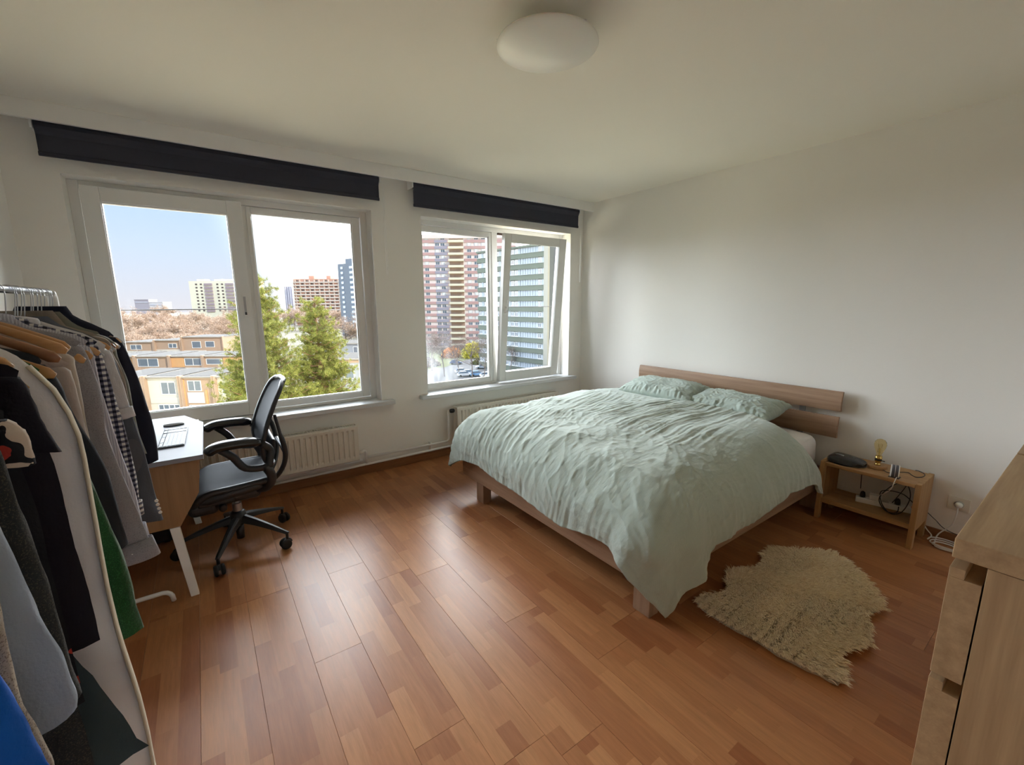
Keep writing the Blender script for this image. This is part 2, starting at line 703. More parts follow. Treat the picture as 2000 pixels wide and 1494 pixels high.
full = board_mesh(GAP, BW - GAP, GAP, BL - GAP).mesh('plank', M_floor)
k0 = math.floor((XL - 0.2441) / BW)
k1 = math.ceil((XR - 0.2441) / BW)
rng = random.Random(5)
for k in range(k0, k1):
    x0 = 0.2441 + k * BW
    off = 1.793 if k == 0 else 1.793 + rng.choice((0.31, 0.52, 0.74, 0.93, 0.40, 0.62))
    j0 = math.floor((YB - off) / BL)
    j1 = math.ceil((YW - off) / BL)
    for j in range(j0, j1):
        y0 = off + j * BL
        cx0, cx1 = max(x0, XL), min(x0 + BW, XR)
        cy0, cy1 = max(y0, YB), min(y0 + BL, YW)
        if cx1 - cx0 < 0.01 or cy1 - cy0 < 0.02:
            continue
        if cx0 == x0 and cx1 == x0 + BW and cy0 == y0 and cy1 == y0 + BL:
            me = full
        else:
            me = board_mesh(cx0 - x0 + GAP, cx1 - x0 - GAP, cy0 - y0 + GAP, cy1 - y0 - GAP).mesh('plank', M_floor)
        inst('plank', me, fl, Matrix.Translation((x0, y0, 0)))

# ------------------------------------------------------------------ windows


def frame_rect(x0, x1, z0, z1, y0, y1, wl, wr, wt, wb, M=None):
    """mitred rectangular frame of four profiles, in one mesh"""
    m = MB()
    m.box(x0, y0, z0, x0 + wl, y1, z1, M)
    m.box(x1 - wr, y0, z0, x1, y1, z1, M)
    m.box(x0 + wl, y0, z1 - wt, x1 - wr, y1, z1, M)
    m.box(x0 + wl, y0, z0, x1 - wr, y1, z0 + wb, M)
    return m


m_wire = plain('dark_wire', (0.10, 0.09, 0.09), 0.6)
YF = 3.925          # front face of the outer frames
wf = structure('window_1', ((W1[0] + W1[1]) / 2, YF, ZS), 'wide window with a sliding left sash')
frame_rect(W1[0], W1[1], ZS, ZH, YF, YO - 0.01, 0.052, 0.052, 0.045, 0.02).build('window_frame', M_pvc, wf, bevel=0.003)
MB().box(0.330, YF + 0.022, ZS + 0.02, 0.405, YO - 0.012, ZH - 0.045).build('mullion', M_pvc, wf, bevel=0.003)
fx = frame_rect(0.375, 1.212, 0.672, 2.225, YF + 0.012, YO - 0.02, 0.03, 0.065, 0.045, 0.05).build('fixed_frame', M_pvc, wf, bevel=0.004)
frame_rect(0.400, 1.152, 0.715, 2.187, YF + 0.024, YO - 0.04, 0.012, 0.012, 0.012, 0.012).build('glazing_bead', M_pvc, fx, bevel=0.003)
MB().box(0.41, YF + 0.045, 0.725, 1.142, YF + 0.053, 2.177).build('pane', M_glass, wf)
sash = frame_rect(-0.515, 0.345, 0.652, 2.24, YF - 0.04, YF + 0.02, 0.092, 0.094, 0.092, 0.105).build('sash', M_pvc, wf, bevel=0.005, seg=3)
frame_rect(-0.430, 0.258, 0.750, 2.153, YF - 0.028, YF + 0.015, 0.012, 0.012, 0.012, 0.012).build('glazing_bead', M_pvc, sash, bevel=0.003)
MB().box(-0.42, YF - 0.008, 0.76, 0.25, YF, 2.145).build('pane', M_glass, sash)
h = MB().box(0.283, YF - 0.052, 1.405, 0.316, YF - 0.04, 1.575).build('handle', M_trimw, sash, bevel=0.003)
MB().box(0.292, YF - 0.0545, 1.425, 0.307, YF - 0.051, 1.56).build('handle_recess', M_steel, wf)
MB().box(0.294, YF - 0.056, 1.425, 0.306, YF - 0.053, 1.445).build('lock_slot', M_black, wf)
MB().tube([(-0.45, YO - 0.02, 1.468), (0.37, YO - 0.02, 1.468)], 0.004, 6).build('guard_wire', m_wire, wf)

wf = structure('window_2', ((W2[0] + W2[1]) / 2, YF, ZS), 'window whose right sash is tilted open')
frame_rect(W2[0], W2[1], ZS, ZH, YF, YO - 0.01, 0.052, 0.052, 0.045, 0.02).build('window_frame', M_pvc, wf, bevel=0.003)
MB().box(2.555, YF + 0.002, ZS + 0.02, 2.625, YO - 0.012, ZH - 0.045).build('mullion', M_pvc, wf, bevel=0.004)
fx = frame_rect(1.755, 2.560, 0.665, 2.222, YF + 0.010, YO - 0.02, 0.03, 0.035, 0.045, 0.045).build('fixed_frame', M_pvc, wf, bevel=0.004)
frame_rect(1.780, 2.530, 0.705, 2.182, YF + 0.022, YO - 0.04, 0.012, 0.012, 0.012, 0.012).build('glazing_bead', M_pvc, fx, bevel=0.003)
MB().box(1.79, YF + 0.045, 0.715, 2.520, YF + 0.053, 2.172).build('pane', M_glassd, wf)
# rebate behind the open sash: dark gasket and hardware
frame_rect(2.625, 3.484, ZS + 0.02, ZH - 0.045, YF + 0.03, YO - 0.02, 0.012, 0.012, 0.012, 0.012).build('gasket', M_rubber, wf)
TILT = Matrix.Translation((0, 3.905, 0.668)) @ Matrix.Rotation(math.radians(5.0), 4, 'X') @ Matrix.Translation((0, -3.905, -0.668))
sash = frame_rect(2.595, 3.425, 0.668, 2.205, 3.865, 3.925, 0.080, 0.10, 0.085, 0.10, TILT).build('tilted_sash', M_pvc, wf, bevel=0.005, seg=3)
frame_rect(2.665, 3.335, 0.756, 2.13, 3.877, 3.915, 0.012, 0.012, 0.012, 0.012, TILT).build('glazing_bead', M_pvc, sash, bevel=0.003)
MB().box(2.675, 3.892, 0.766, 3.325, 3.900, 2.12, TILT).build('pane', M_glass, sash)
MB().box(3.425, 3.880, 0.70, 3.431, 3.90, 2.18, TILT).build('gasket', M_rubber, wf)
hm = MB().box(2.618, 3.853, 1.40, 2.642, 3.866, 1.47, TILT)
hm.tube([TILT @ Vector(p) for p in ((2.63, 3.86, 1.43), (2.63, 3.825, 1.432), (2.632, 3.818, 1.45), (2.632, 3.816, 1.55))], 0.008, 8)
hm.build('handle', M_trimw, sash, smooth=True)
MB().box(2.64, 3.93, 2.205, 2.70, 3.945, 2.226).build('stay_plate', plain('brown_plate', (0.07, 0.04, 0.03), 0.5), wf)
MB().tube([(3.455, 3.93, 2.19), (3.43, 3.80, 2.185)], 0.005, 6).build('stay_arm', M_steel, wf)
for z in (0.68, 1.42):
    MB().box(3.428, 3.895, z, 3.442, 3.935, z + 0.06).build('hinge', M_trimw, wf, bevel=0.002)
MB().tube([(2.60, YO - 0.02, 1.462), (3.49, YO - 0.02, 1.462)], 0.004, 6).build('guard_wire', m_wire, wf)

# sills
m_sill = plain('sill_paint', (0.66, 0.68, 0.70), 0.35, var=0.04)
for i, (x0, x1, a, b_) in enumerate(((W1[0], W1[1], -0.67, 1.37), (W2[0], W2[1], 1.63, 3.615))):
    m = MB().box(a, 3.722, ZS - 0.036, b_, YW, ZS).box(x0, YW, ZS - 0.036, x1, YF + 0.01, ZS)
    tag(m.build('trim_%d' % (i + 2), m_sill, bevel=0.004, merge=False), 'white window sill', kind='structure')

# ------------------------------------------------------------------ blinds under the pelmet


def blind(x0, x1, zb, label, chains, cradle):
    t = thing('roller_blind', ((x0 + x1) / 2, 3.72, 2.5), label, 'blind', None)
    yr = 3.712
    MB().tube([(x0 + 0.01, yr, 2.505), (x1 - 0.01, yr, 2.505)], 0.030, 16).build('roller_tube', M_blind, t, smooth=True)
    m = MB()
    ys = [(yr - 0.031, 2.505), (yr - 0.031, 2.49), (yr - 0.020, 2.47), (yr - 0.012, 2.45), (yr - 0.010, zb + 0.02)]
    P = np.array([[(x, y, z) for y, z in ys] for x in (x0 + 0.01, x1 - 0.01)])
    m.grid(P, 2, len(ys))
    o = m.build('blind_cloth', M_blind, t)
    o.modifiers.new('s', 'SOLIDIFY').thickness = 0.0015
    MB().box(x0 + 0.008, yr - 0.016, zb, x1 - 0.008, yr - 0.005, zb + 0.024).build('bottom_bar', M_blind, t, bevel=0.003)
    for x in (x0, x1):
        MB().box(x - 0.006, yr - 0.032, 2.475, x + 0.006, YW, 2.545).build('bracket', M_trimw, t, bevel=0.003)
    for cx, cz in chains:
        m = MB()
        m.tube([(cx - 0.006, yr - 0.02, 2.49), (cx - 0.006, yr - 0.02, cz + 0.01), (cx, yr - 0.02, cz), (cx + 0.006, yr - 0.02, cz + 0.01), (cx + 0.006, yr - 0.02, 2.49)], 0.0018, 5)
        m.build('pull_chain', M_trimw, t)
    return t


blind(-0.64, 1.325, 2.335, 'long charcoal roller blind rolled up above the wide left window', [(1.348, 1.745)], True)
blind(1.605, 3.575, 2.325, 'charcoal roller blind rolled up above the window with the tilted sash', [(3.60, 1.735)], True)

# ------------------------------------------------------------------ radiators and pipes


def radiator(x0, x1, z0, z1, label):
    t = thing('radiator', ((x0 + x1) / 2, 3.70, z0), label, 'radiator', None)
    yf, yb = 3.655, 3.74
    n = int((x1 - x0 - 0.05) / 0.0405)
    pitch = (x1 - x0 - 0.05) / n
    xs = [x0]
    ys = [0.0]
    for i in range(n):
        a = x0 + 0.025 + i * pitch
        for f, dy in ((0.0, 0), (0.2, 0), (0.34, 0.012), (0.66, 0.012), (0.80, 0), (1.0, 0)):
            xs.append(a + f * pitch)
            ys.append(dy)
    xs.append(x1)
    ys.append(0.0)
    zs = [(z0, 0.012, 0), (z0 + 0.008, 0.0, 0), (z0 + 0.028, 0.0, 0), (z0 + 0.045, 0.0, 1), (z1 - 0.045, 0.0, 1), (z1 - 0.028, 0.0, 0), (z1 - 0.008, 0.0, 0), (z1, 0.012, 0)]
    P = np.array([[(x, yf + b_ + y * k, z) for z, b_, k in zs] for x, y in zip(xs, ys)])
    m = MB()
    m.grid(P, len(xs), len(zs))
    o = m.build('front_panel', M_rad, t)
    md = o.modifiers.new('s', 'SOLIDIFY')
    md.thickness = 0.002
    MB().box(x0 + 0.004, yb - 0.018, z0 + 0.005, x1 - 0.004, yb, z1 - 0.01).build('rear_panel', M_rad, t, bevel=0.004)
    m = MB()
    m.box(x0 + 0.002, yf + 0.010, z1 - 0.004, x1 - 0.002, yf + 0.022, z1 + 0.002)
    m.box(x0 + 0.002, yb - 0.012, z1 - 0.004, x1 - 0.002, yb, z1 + 0.002)
    x = x0 + 0.01
    while x < x1 - 0.01:
        m.box(x, yf + 0.020, z1 - 0.004, x + 0.005, yb - 0.010, z1)
        x += 0.018
    m.build('top_grille', M_rad, t)
    for x in (x0, x1 - 0.003):
        MB().box(x, yf + 0.008, z0 + 0.006, x + 0.003, yb - 0.002, z1 - 0.002).build('side_panel', M_rad, t)
    for x in (x0 + 0.12, x1 - 0.12):
        MB().box(x, yb, z0 + 0.05, x + 0.03, YW, z1 - 0.05).build('wall_bracket', M_rad, t)
    return t


r1 = radiator(-0.42, 1.0, 0.178, 0.487, 'low ribbed cream radiator behind the office chair')
MB().lathe([(0.006, -0.03), (0.014, -0.03), (0.014, 0.0), (0.009, 0.002), (0.009, 0.02)], n=12,
           M=Matrix.Translation((1.03, 3.70, 0.228)) @ Matrix.Rotation(PI / 2, 4, 'Y')).build('valve', M_rad, r1, smooth=True)
r2 = radiator(1.955, 3.27, 0.178, 0.503, 'ribbed cream radiator partly hidden behind the bed')
m = MB().lathe([(0.0, -0.028), (0.016, -0.026), (0.021, -0.015), (0.021, 0.012), (0.015, 0.02), (0.0, 0.02)], n=16,
               M=Matrix.Translation((1.925, 3.70, 0.470)) @ Matrix.Rotation(PI / 2, 4, 'Y'))
m.build('valve_knob', M_blackg, r2, smooth=True)

t = thing('heating_pipe', (1.0, 3.74, 0.1), 'pair of white painted heating pipes running along the foot of the window wall', 'pipe')
for z, pts in ((0.155, [(-0.79, 3.735, 0.150), (1.045, 3.735, 0.150)]), ):
    MB().tube(pts, 0.011, 10).build('pipe', M_trimw, t, smooth=True)
MB().tube([(1.09, 3.735, 0.165), (1.80, 3.735, 0.160), (1.865, 3.735, 0.163)] + arc_pts((1.865, 3.735, 0.195), 0.034, -PI / 2, 0, 5) + [(1.899, 3.735, 0.44)] + arc_pts((1.912, 3.735, 0.455), 0.013, PI, PI / 2, 4) + [(1.925, 3.725, 0.470)], 0.011, 10).build('riser', M_trimw, t, smooth=True)
MB().tube([(-0.79, 3.735, 0.100), (1.06, 3.735, 0.102), (3.4, 3.735, 0.108)], 0.011, 10).build('pipe', M_trimw, t, smooth=True)
MB().tube([(1.03, 3.72, 0.228), (1.06, 3.73, 0.228)] + arc_pts((1.06, 3.735, 0.208), 0.020, PI / 2, 0, 4) + [(1.08, 3.735, 0.11)], 0.011, 10).build('elbow', M_trimw, t, smooth=True)
for x in (1.70, 0.30):
    MB().box(x, 3.74, 0.095, x + 0.02, YW, 0.175).build('pipe_clip', M_trimw, t, bevel=0.003)

# ------------------------------------------------------------------ ceiling lamp
t = thing('ceiling_lamp', (1.272, 1.523, ZC), 'shallow frosted white glass bowl lamp on the ceiling', 'lamp')
m_opal, nt, b = new_mat('opal_glass')
setc(b.inputs['Base Color'], (0.70, 0.68, 0.62))
b.inputs['Roughness'].default_value = 0.35
b.inputs['Subsurface Weight'].default_value = 0.15
prof = []
for i in range(15):
    a = i / 14
    prof.append((0.204 * a, -0.098 + 0.022 * a ** 2.2))
prof += [(0.207, -0.074), (0.206, -0.071), (0.203, -0.072)]
prof += [(0.200 * (1 - i / 8), -0.073 - 0.018 * (1 - (1 - i / 8) ** 2)) for i in range(1, 8)]
MB().lathe(prof, (1.272, 1.523, ZC), 64).build('glass_bowl', m_opal, t, smooth=True)
MB().lathe([(0.0, 0), (0.075, 0), (0.075, -0.045), (0.070, -0.05), (0.0, -0.05)], (1.272, 1.523, ZC), 32).build('ceiling_plate', M_trimw, t)
for a in (0.6, 2.7, 4.8):
    x, y = 1.272 + 0.19 * math.cos(a), 1.523 + 0.19 * math.sin(a)
    MB().tube([(1.272 + 0.08 * math.cos(a), 1.523 + 0.08 * math.sin(a), ZC - 0.045), (x, y, ZC - 0.062), (x + 0.016 * math.cos(a), y + 0.016 * math.sin(a), ZC - 0.068)], 0.003, 6).build('clip', M_chrome, t)

# ================================================================== BED
W_bedY = wood('bed_oak_y', (0.26, 0.155, 0.095), (0.40, 0.26, 0.17), 'Y', 0.5)
W_bedX = wood('bed_oak_x', (0.26, 0.155, 0.095), (0.40, 0.26, 0.17), 'X', 0.5)
W_bedZ = wood('bed_oak_z', (0.26, 0.155, 0.095), (0.40, 0.26, 0.17), 'Z', 0.5)
bed = thing('bed', (2.63, 2.02, 0), 'wide low oak bed frame with a two-board headboard against the right wall', 'bed')
BX0, BX1, BY0, BY1 = 1.600, 3.640, 1.125, 2.925
MB().box(BX0, BY0, 0.158, BX0 + 0.03, BY1, 0.305).build('foot_rail', W_bedY, bed, bevel=0.004)
MB().box(BX0 + 0.03, BY0, 0.158, BX1, BY0 + 0.03, 0.305).build('side_rail', W_bedX, bed, bevel=0.003)
MB().box(BX0 + 0.03, BY1 - 0.03, 0.158, BX1, BY1, 0.305).build('side_rail', W_bedX, bed, bevel=0.003)
MB().box(BX1 - 0.03, BY0 + 0.03, 0.158, BX1, BY1 - 0.03, 0.305).build('head_rail', W_bedY, bed)
for x in (BX0 + 0.012, BX1 - 0.11):
    for y in (BY0 + 0.004, BY1 - 0.29):
        MB().box(x, y, 0, x + 0.07, y + 0.098, 0.157).build('leg', W_bedZ, bed, bevel=0.003)
sl = MB()
for i in range(22):
    x = BX0 + 0.05 + i * 0.089
    MB().box(x, BY0 + 0.03, 0.27, x + 0.065, BY1 - 0.03, 0.285).build('slat', W_bedY, bed)
for z0, z1, y0, y1 in ((0.725, 0.868, 1.085, 2.85), (0.527, 0.682, 1.092, 2.85)):
    # gently bowed boards
    n = 8
    P = []
    for i in range(n + 1):
        a = -1 + 2 * i / n
        P.append((3.665 - 0.012 * (1 - a * a), z0 + (z1 - z0) * i / n))
    for i in range(n, -1, -1):
        a = -1 + 2 * i / n
        P.append((3.690 - 0.012 * (1 - a * a), z0 + (z1 - z0) * i / n))
    MB().prism(P, y0, y1, 'y').build('headboard_board', W_bedY, bed, bevel=0.002)
for y in (1.32, 2.62):
    MB().box(3.692, y, 0.20, 3.702, y + 0.04, 0.83).build('headboard_bracket', M_steel, bed)
    MB().box(3.64, y, 0.20, 3.70, y + 0.04, 0.215).build('headboard_bracket', M_steel, bed)

m_sheet = fabric('white_sheet', (0.80, 0.78, 0.77), bstr=0.25)


def puff(name, mat, parent, x0, y0, z0, x1, y1, z1, r, wr=0.004, seed=3, n=46):
    """soft box with rounded edges and shallow wrinkles"""
    m = MB()
    bm = bmesh.new()
    bmesh.ops.create_cube(bm, size=2)
    bmesh.ops.subdivide_edges(bm, edges=bm.edges, cuts=n, use_grid_fill=True)
    cx, cy, cz = (x0 + x1) / 2, (y0 + y1) / 2, (z0 + z1) / 2
    hx, hy, hz = (x1 - x0) / 2, (y1 - y0) / 2, (z1 - z0) / 2
    co = np.array([v.co for v in bm.verts])
    p = co * np.array([hx, hy, hz])
    core = np.clip(p, -np.array([hx - r, hy - r, hz - r]), np.array([hx - r, hy - r, hz - r]))
    d = p - core
    L = np.linalg.norm(d, axis=1, keepdims=True)
    mx = np.abs(d).max(axis=1, keepdims=True)
    q = core + np.where(L > 1e-9, d / np.maximum(L, 1e-9) * np.minimum(mx * 1.0, r), 0)
    nn = np.where(L > 1e-9, d / np.maximum(L, 1e-9), 0)
    w = pnoise(q[:, 0] * 9 + q[:, 2] * 7, q[:, 1] * 9 - q[:, 2] * 5, seed) * wr + pnoise(q[:, 0] * 3, q[:, 1] * 3 + q[:, 2] * 4, seed + 1) * wr * 2
    q = q + nn * w[:, None]
    for v, c in zip(bm.verts, q):
        v.co = (c[0] + cx, c[1] + cy, c[2] + cz)
    me = D.meshes.new(name)
    bm.to_mesh(me)
    bm.free()
    me.materials.append(mat)
    me.polygons.foreach_set('use_smooth', [True] * len(me.polygons))
    o = D.objects.new(name, me)
    COL.objects.link(o)
    if parent is not None:
        attach(o, parent)
    return o


o = puff('mattress', m_sheet, None, 1.69, 1.175, 0.300, 3.625, 2.89, 0.545, 0.075, 0.004, 3)
tag(o, 'thick mattress in a white fitted sheet, its bare corner showing by the headboard', 'mattress')

# ------------------------------------------------------------------ duvet
m_duv, nt, b = new_mat('sage_cotton')
uv = nd(nt, 'ShaderNodeTexCoord').outputs['UV']
sx = nd(nt, 'ShaderNodeSeparateXYZ')
nt.links.new(uv, sx.inputs[0])
dg = mth(nt, 'ADD', sx.outputs[0], mth(nt, 'MULTIPLY', sx.outputs[1], 0.9))
stp = mth(nt, 'GREATER_THAN', mth(nt, 'FRACT', mth(nt, 'MULTIPLY', dg, 190.0)), 0.55)
bign = noise(nt, 2.5, 3)
base = mixc(nt, bign, (0.325, 0.385, 0.335), (0.375, 0.44, 0.385))
colr = mixc(nt, mth(nt, 'MULTIPLY', stp, 0.42), base, (0.56, 0.60, 0.55))
nt.links.new(colr, b.inputs['Base Color'])
b.inputs['Roughness'].default_value = 0.9
b.inputs['Sheen Weight'].default_value = 0.25
b.inputs['Specular IOR Level'].default_value = 0.2
hw = mth(nt, 'ADD', noise(nt, 30.0, 4, vec=uv, stretch=(0.35, 1.0, 1)), mth(nt, 'MULTIPLY', noise(nt, 14.0, 4, vec=uv), 0.8))
bump(nt, b, hw, 0.6, 0.010)


def duvet():
    nu, nv = 330, 330
    XH, XF = 3.46, 1.925          # head edge, start of the foot curve
    YN, YFAR = 1.405, 2.74        # start of the near / far curves
    sx_, sy_ = XH - XF, YFAR - YN
    # overhang lengths (arc length past the core edge)
    footY = np.array([1.0, 1.18, 1.33, 1.52, 1.68, 1.86, 2.06, 2.29, 2.56, 2.76, 3.1])
    footZ = np.array([0.33, 0.375, 0.365, 0.343, 0.314, 0.309, 0.317, 0.328, 0.341, 0.325, 0.30])
    nearX = np.array([1.55, 1.80, 1.90, 2.0, 2.10, 2.20, 2.34, 2.57, 2.84, 3.15, 3.45])
    nearZ = np.array([0.27, 0.30, 0.335, 0.39, 0.38, 0.37, 0.36, 0.392, 0.37, 0.335, 0.31])
    R = 0.37
    ZT = 0.675
    U = np.linspace(0, 1, nu)
    V = np.linspace(0, 1, nv)
    umax = 0.57
    a = U * (sx_ + umax)                 # distance from the head edge
    uu, vv = np.meshgrid(a, V, indexing='ij')
    ovN, ovF = 0.57, 0.46
    tt = -ovN + vv * (sy_ + ovN + ovF)   # distance from near core line (negative = overhang)
    # overhang at each location: trim by scaling so hems follow the tables
    du = np.maximum(0, uu - sx_)
    dn = np.maximum(0, -tt)
    df = np.maximum(0, tt - sy_)
    ycoord = YN + np.clip(tt, 0, sy_)
    xcoord = XH - np.clip(uu, 0, sx_)
    # hem heights -> hem arc lengths (quarter of ellipse then straight)

    def hem_len(z):
        return R * PI / 2 * 0.80 + np.maximum(0, (ZT - 0.30) - z)
    Lf = hem_len(np.interp(YN + tt, footY, footZ))
    Ln = hem_len(np.interp(XH - uu, nearX, nearZ))
    du = du * Lf / umax
    dn = dn * Ln / ovN
    dd = np.maximum(dn, df)
    r = np.sqrt(du ** 2 + dd ** 2)
    r = np.where(r > 0.55, 0.55 + (r - 0.55) * 0.62, r)
    rn_ = np.maximum(np.sqrt(du ** 2 + dd ** 2), 1e-9)
    cx = np.where(r > 1e-9, du / rn_, 0)
    cyn = np.where(r > 1e-9, (df - dn) / rn_, 0)
    # profile: ellipse out=RO, down=RD over arc length RA, then nearly straight down
    RO, RD = 0.395, 0.30
    RA = R * PI / 2 * 0.80
    th = np.clip(r / RA, 0, 1) * PI / 2
    out = RO * np.sin(th) * 0.985
    down = RD * (1 - np.cos(th))
    ex = np.maximum(0, r - RA)
    out = out + ex * 0.14
    down = down + ex * 0.985
    # corner flap is drawn out a little more
    corner = np.minimum(du, dn) / 0.4
    out = out + 0.03 * np.clip(corner, 0, 1)
    sq = 1.0 / np.maximum((np.abs(cx) ** 4 + np.abs(cyn) ** 4) ** 0.25, 1e-6)
    sq = np.where(r > 1e-9, sq, 1.0)
    out = out * sq
    X = xcoord - out * cx
    Y = ycoord + out * cyn
    # height of the top: puffed, slightly lower along the middle fold and towards the head on the far side
    top = ZT + 0.012 * np.sin(uu * 2.3 + 0.6) - 0.02 * sstep(0.25, 0.0, uu)
    top += 0.016 * pnoise(uu * 1.9 + 3.1, tt * 2.1, 5) + 0.010 * pnoise(uu * 4.1, tt * 4.3 + 1.2, 8)
    top -= 0.05 * sstep(0.9, -0.3, tt) * sstep(0.3, 1.2, uu)
    top += 0.012 * sstep(0.8, 1.3, tt)
    Z = top - down
    # normals of the smooth form
    P = np.stack([X, Y, Z], -1)

    def normal(P):
        gu = np.gradient(P, axis=0)
        gv = np.gradient(P, axis=1)
        n = np.cross(gu, gv)
        n /= np.maximum(np.linalg.norm(n, axis=-1, keepdims=True), 1e-9)
        n *= np.sign(n[nu // 3, nv // 2, 2])
        return n
    N = normal(P)
    # wrinkles in cloth coordinates
    s_, t_ = uu, tt
    warp = 0.12 * pnoise(s_ * 1.1, t_ * 1.1, 21)
    curve = t_ + 0.18 * s_ * s_ * 0.5 + warp

    def ridge(n, p=1.0):
        return (1 - np.abs(n)) ** p

    # long creases that fan out from the head corner across the near half
    fan = ridge(pnoise(s_ * 0.8 + 2, curve * 19.0, 31) * 1.3, 3.0)
    fan2 = ridge(pnoise(s_ * 1.3 + 7, curve * 34.0 + 3, 32) * 1.3, 3.0)
    mfan = sstep(-0.15, 0.15, t_) * sstep(1.25, 0.5, t_) * sstep(1.45, 0.9, s_) * (0.35 + 0.65 * sstep(0.0, 0.25, s_))
    wr = mfan * (0.009 * fan + 0.006 * fan2)
    # far half: finer creases
    far_ = ridge(pnoise(s_ * 1.4, (curve + 0.2 * s_) * 21.0 + 11, 41) * 1.3, 3.0)
    wr += 0.0055 * far_ * sstep(0.55, 0.95, t_) * sstep(0.1, 0.5, s_)
    # random soft crumples everywhere
    c1 = ridge(pnoise(s_ * 5 + 1.5 * warp, t_ * 5, 51) * 1.3, 4.0)
    c2 = ridge(pnoise((s_ + t_) * 6, (s_ - t_) * 3.2, 52) * 1.3, 5.0)
    c3 = ridge(pnoise((s_ - 0.6 * t_) * 3.4, (s_ + t_) * 9, 53) * 1.3, 5.0)
    foot_ = sstep(0.75, 1.2, s_)
    wr += 0.003 * c1 + 0.0045 * c2 * foot_ + 0.0035 * c3 * (0.3 + 0.7 * foot_)
    # pleats running down the hanging parts
    hang = np.clip((r - 0.16) / 0.4, 0, 1)
    tang = np.where(du > dd, t_ + 0.06 * pnoise(s_ * 3, t_ * 4, 61), s_ + 0.06 * pnoise(s_ * 4, t_ * 3, 62))
    ang = np.arctan2(du, np.maximum(dn, 1e-6))
    is_c = sstep(0.06, 0.22, np.minimum(du, dn))
    pl1 = pnoise(tang * 11, r * 1.2, 63)
    pl2 = pnoise(tang * 27, r * 2.0, 64)
    footside = np.where(du > dd, 1.0, 0.0)
    wr += hang * (1 - is_c) * ((0.007 * pl1 + 0.007 * pl2) * footside + (0.020 * pnoise(tang * 4.5, r * 1.3, 65) + 0.005 * pl2) * (1 - footside))
    # big folds at the corner flap
    wr += is_c * hang * (0.030 * np.sin(ang * 6.5 + 0.6) + 0.012 * np.sin(ang * 15 + r * 6))
    P = P + N * wr[..., None]
    # head edge droops onto the mattress on the near side; roll the border under
    dro = sstep(0.14, 0.0, uu) * sstep(0.75, -0.1, tt)
    P[..., 2] -= 0.06 * dro
    # the head edge swings towards the foot at the near corner less than at the far side
    P[..., 0] -= (0.20 * sstep(0.30, -0.25, tt)) * sstep(0.9, 0.0, uu)
    P[..., 0] -= (0.16 * sstep(0.35, 1.25, tt) + 0.03 * pnoise(tt * 2, tt * 0 + 0.5, 71)) * sstep(0.8, 0.0, uu)
    # never sink into the mattress or bed frame
    me = D.meshes.new('duvet')
    idx = np.arange(nu * nv).reshape(nu, nv)
    q = np.stack([idx[:-1, :-1], idx[:-1, 1:], idx[1:, 1:], idx[1:, :-1]], -1).reshape(-1, 4)
    me.from_pydata(P.reshape(-1, 3).tolist(), [], q.tolist())
    me.materials.append(m_duv)
    me.polygons.foreach_set('use_smooth', [True] * len(me.polygons))
    ul = me.uv_layers.new(name='cloth')
    li = np.empty(len(me.loops), np.int64)
    me.loops.foreach_get('vertex_index', li)
    UVa = np.stack([uu, tt], -1).reshape(-1, 2)[li]
    ul.data.foreach_set('uv', UVa.astype(np.float32).ravel())
    me.update()
    o = D.objects.new('duvet', me)
    COL.objects.link(o)
    md = o.modifiers.new('thick', 'SOLIDIFY')
    md.thickness = 0.018
    md.offset = -1 if N[nu // 3, nv // 2, 2] > 0 else 1
    return o


dv = duvet()
tag(dv, 'crumpled sage green duvet hanging over the foot and sides of the bed', 'duvet')


m_pil = fabric('sage_pillow_cotton', (0.375, 0.435, 0.385), bstr=0.5)


def pillow(name, c, L, W, T, rot, label, seed, mat=None):
    """L along local y, W along local x."""
    n = 90
    u = np.linspace(-1, 1, n)
    uu, vv = np.meshgrid(u, u, indexing='ij')
    # outline pulls in between pinched corners
    ex = 1 - 0.07 * (1 - vv ** 2) * 0 - 0.05 * np.cos(vv * PI / 2) * 0
    X = uu * W / 2 * (1 - 0.06 * (1 - np.abs(vv) ** 3))
    Y = vv * L / 2 * (1 - 0.05 * (1 - np.abs(uu) ** 3))
    prof = np.clip(1 - np.abs(uu) ** 3.2, 0, 1) ** 0.55 * np.clip(1 - np.abs(vv) ** 4.0, 0, 1) ** 0.5
    wr = (1 - np.abs(pnoise(uu * 5 + 1, vv * 9, seed))) ** 4 * 0.006 * sstep(0.0, 0.25, prof)
    edge = np.maximum(np.abs(vv), np.abs(uu))
    pl = pnoise(np.where(np.abs(vv) > np.abs(uu), uu * 9, vv * 14), edge * 2, seed + 3) * 0.018 * sstep(0.55, 0.85, edge) * sstep(1.0, 0.9, edge)
    m = MB()
    for sgn in (1, -1):
        Z = sgn * (T / 2 * prof + (wr if sgn > 0 else 0) + pl * 0.7) + 0.012 * pnoise(uu * 2, vv * 2, seed + 9)
        P = np.stack([X, Y, Z], -1)
        m.grid(P, n, n)
    me = m.mesh(name, mat or m_pil, True)
    bm = bmesh.new()
    bm.from_mesh(me)
    bmesh.ops.remove_doubles(bm, verts=bm.verts, dist=0.0015)
    bmesh.ops.recalc_face_normals(bm, faces=bm.faces)
    bm.to_mesh(me)
    bm.free()
    o = D.objects.new(name, me)
    COL.objects.link(o)
    o.matrix_world = Matrix.Translation(c) @ rot
    # piped seam around the rim
    return tag(o, label, 'pillow', 'sage pillows at the head of the bed')


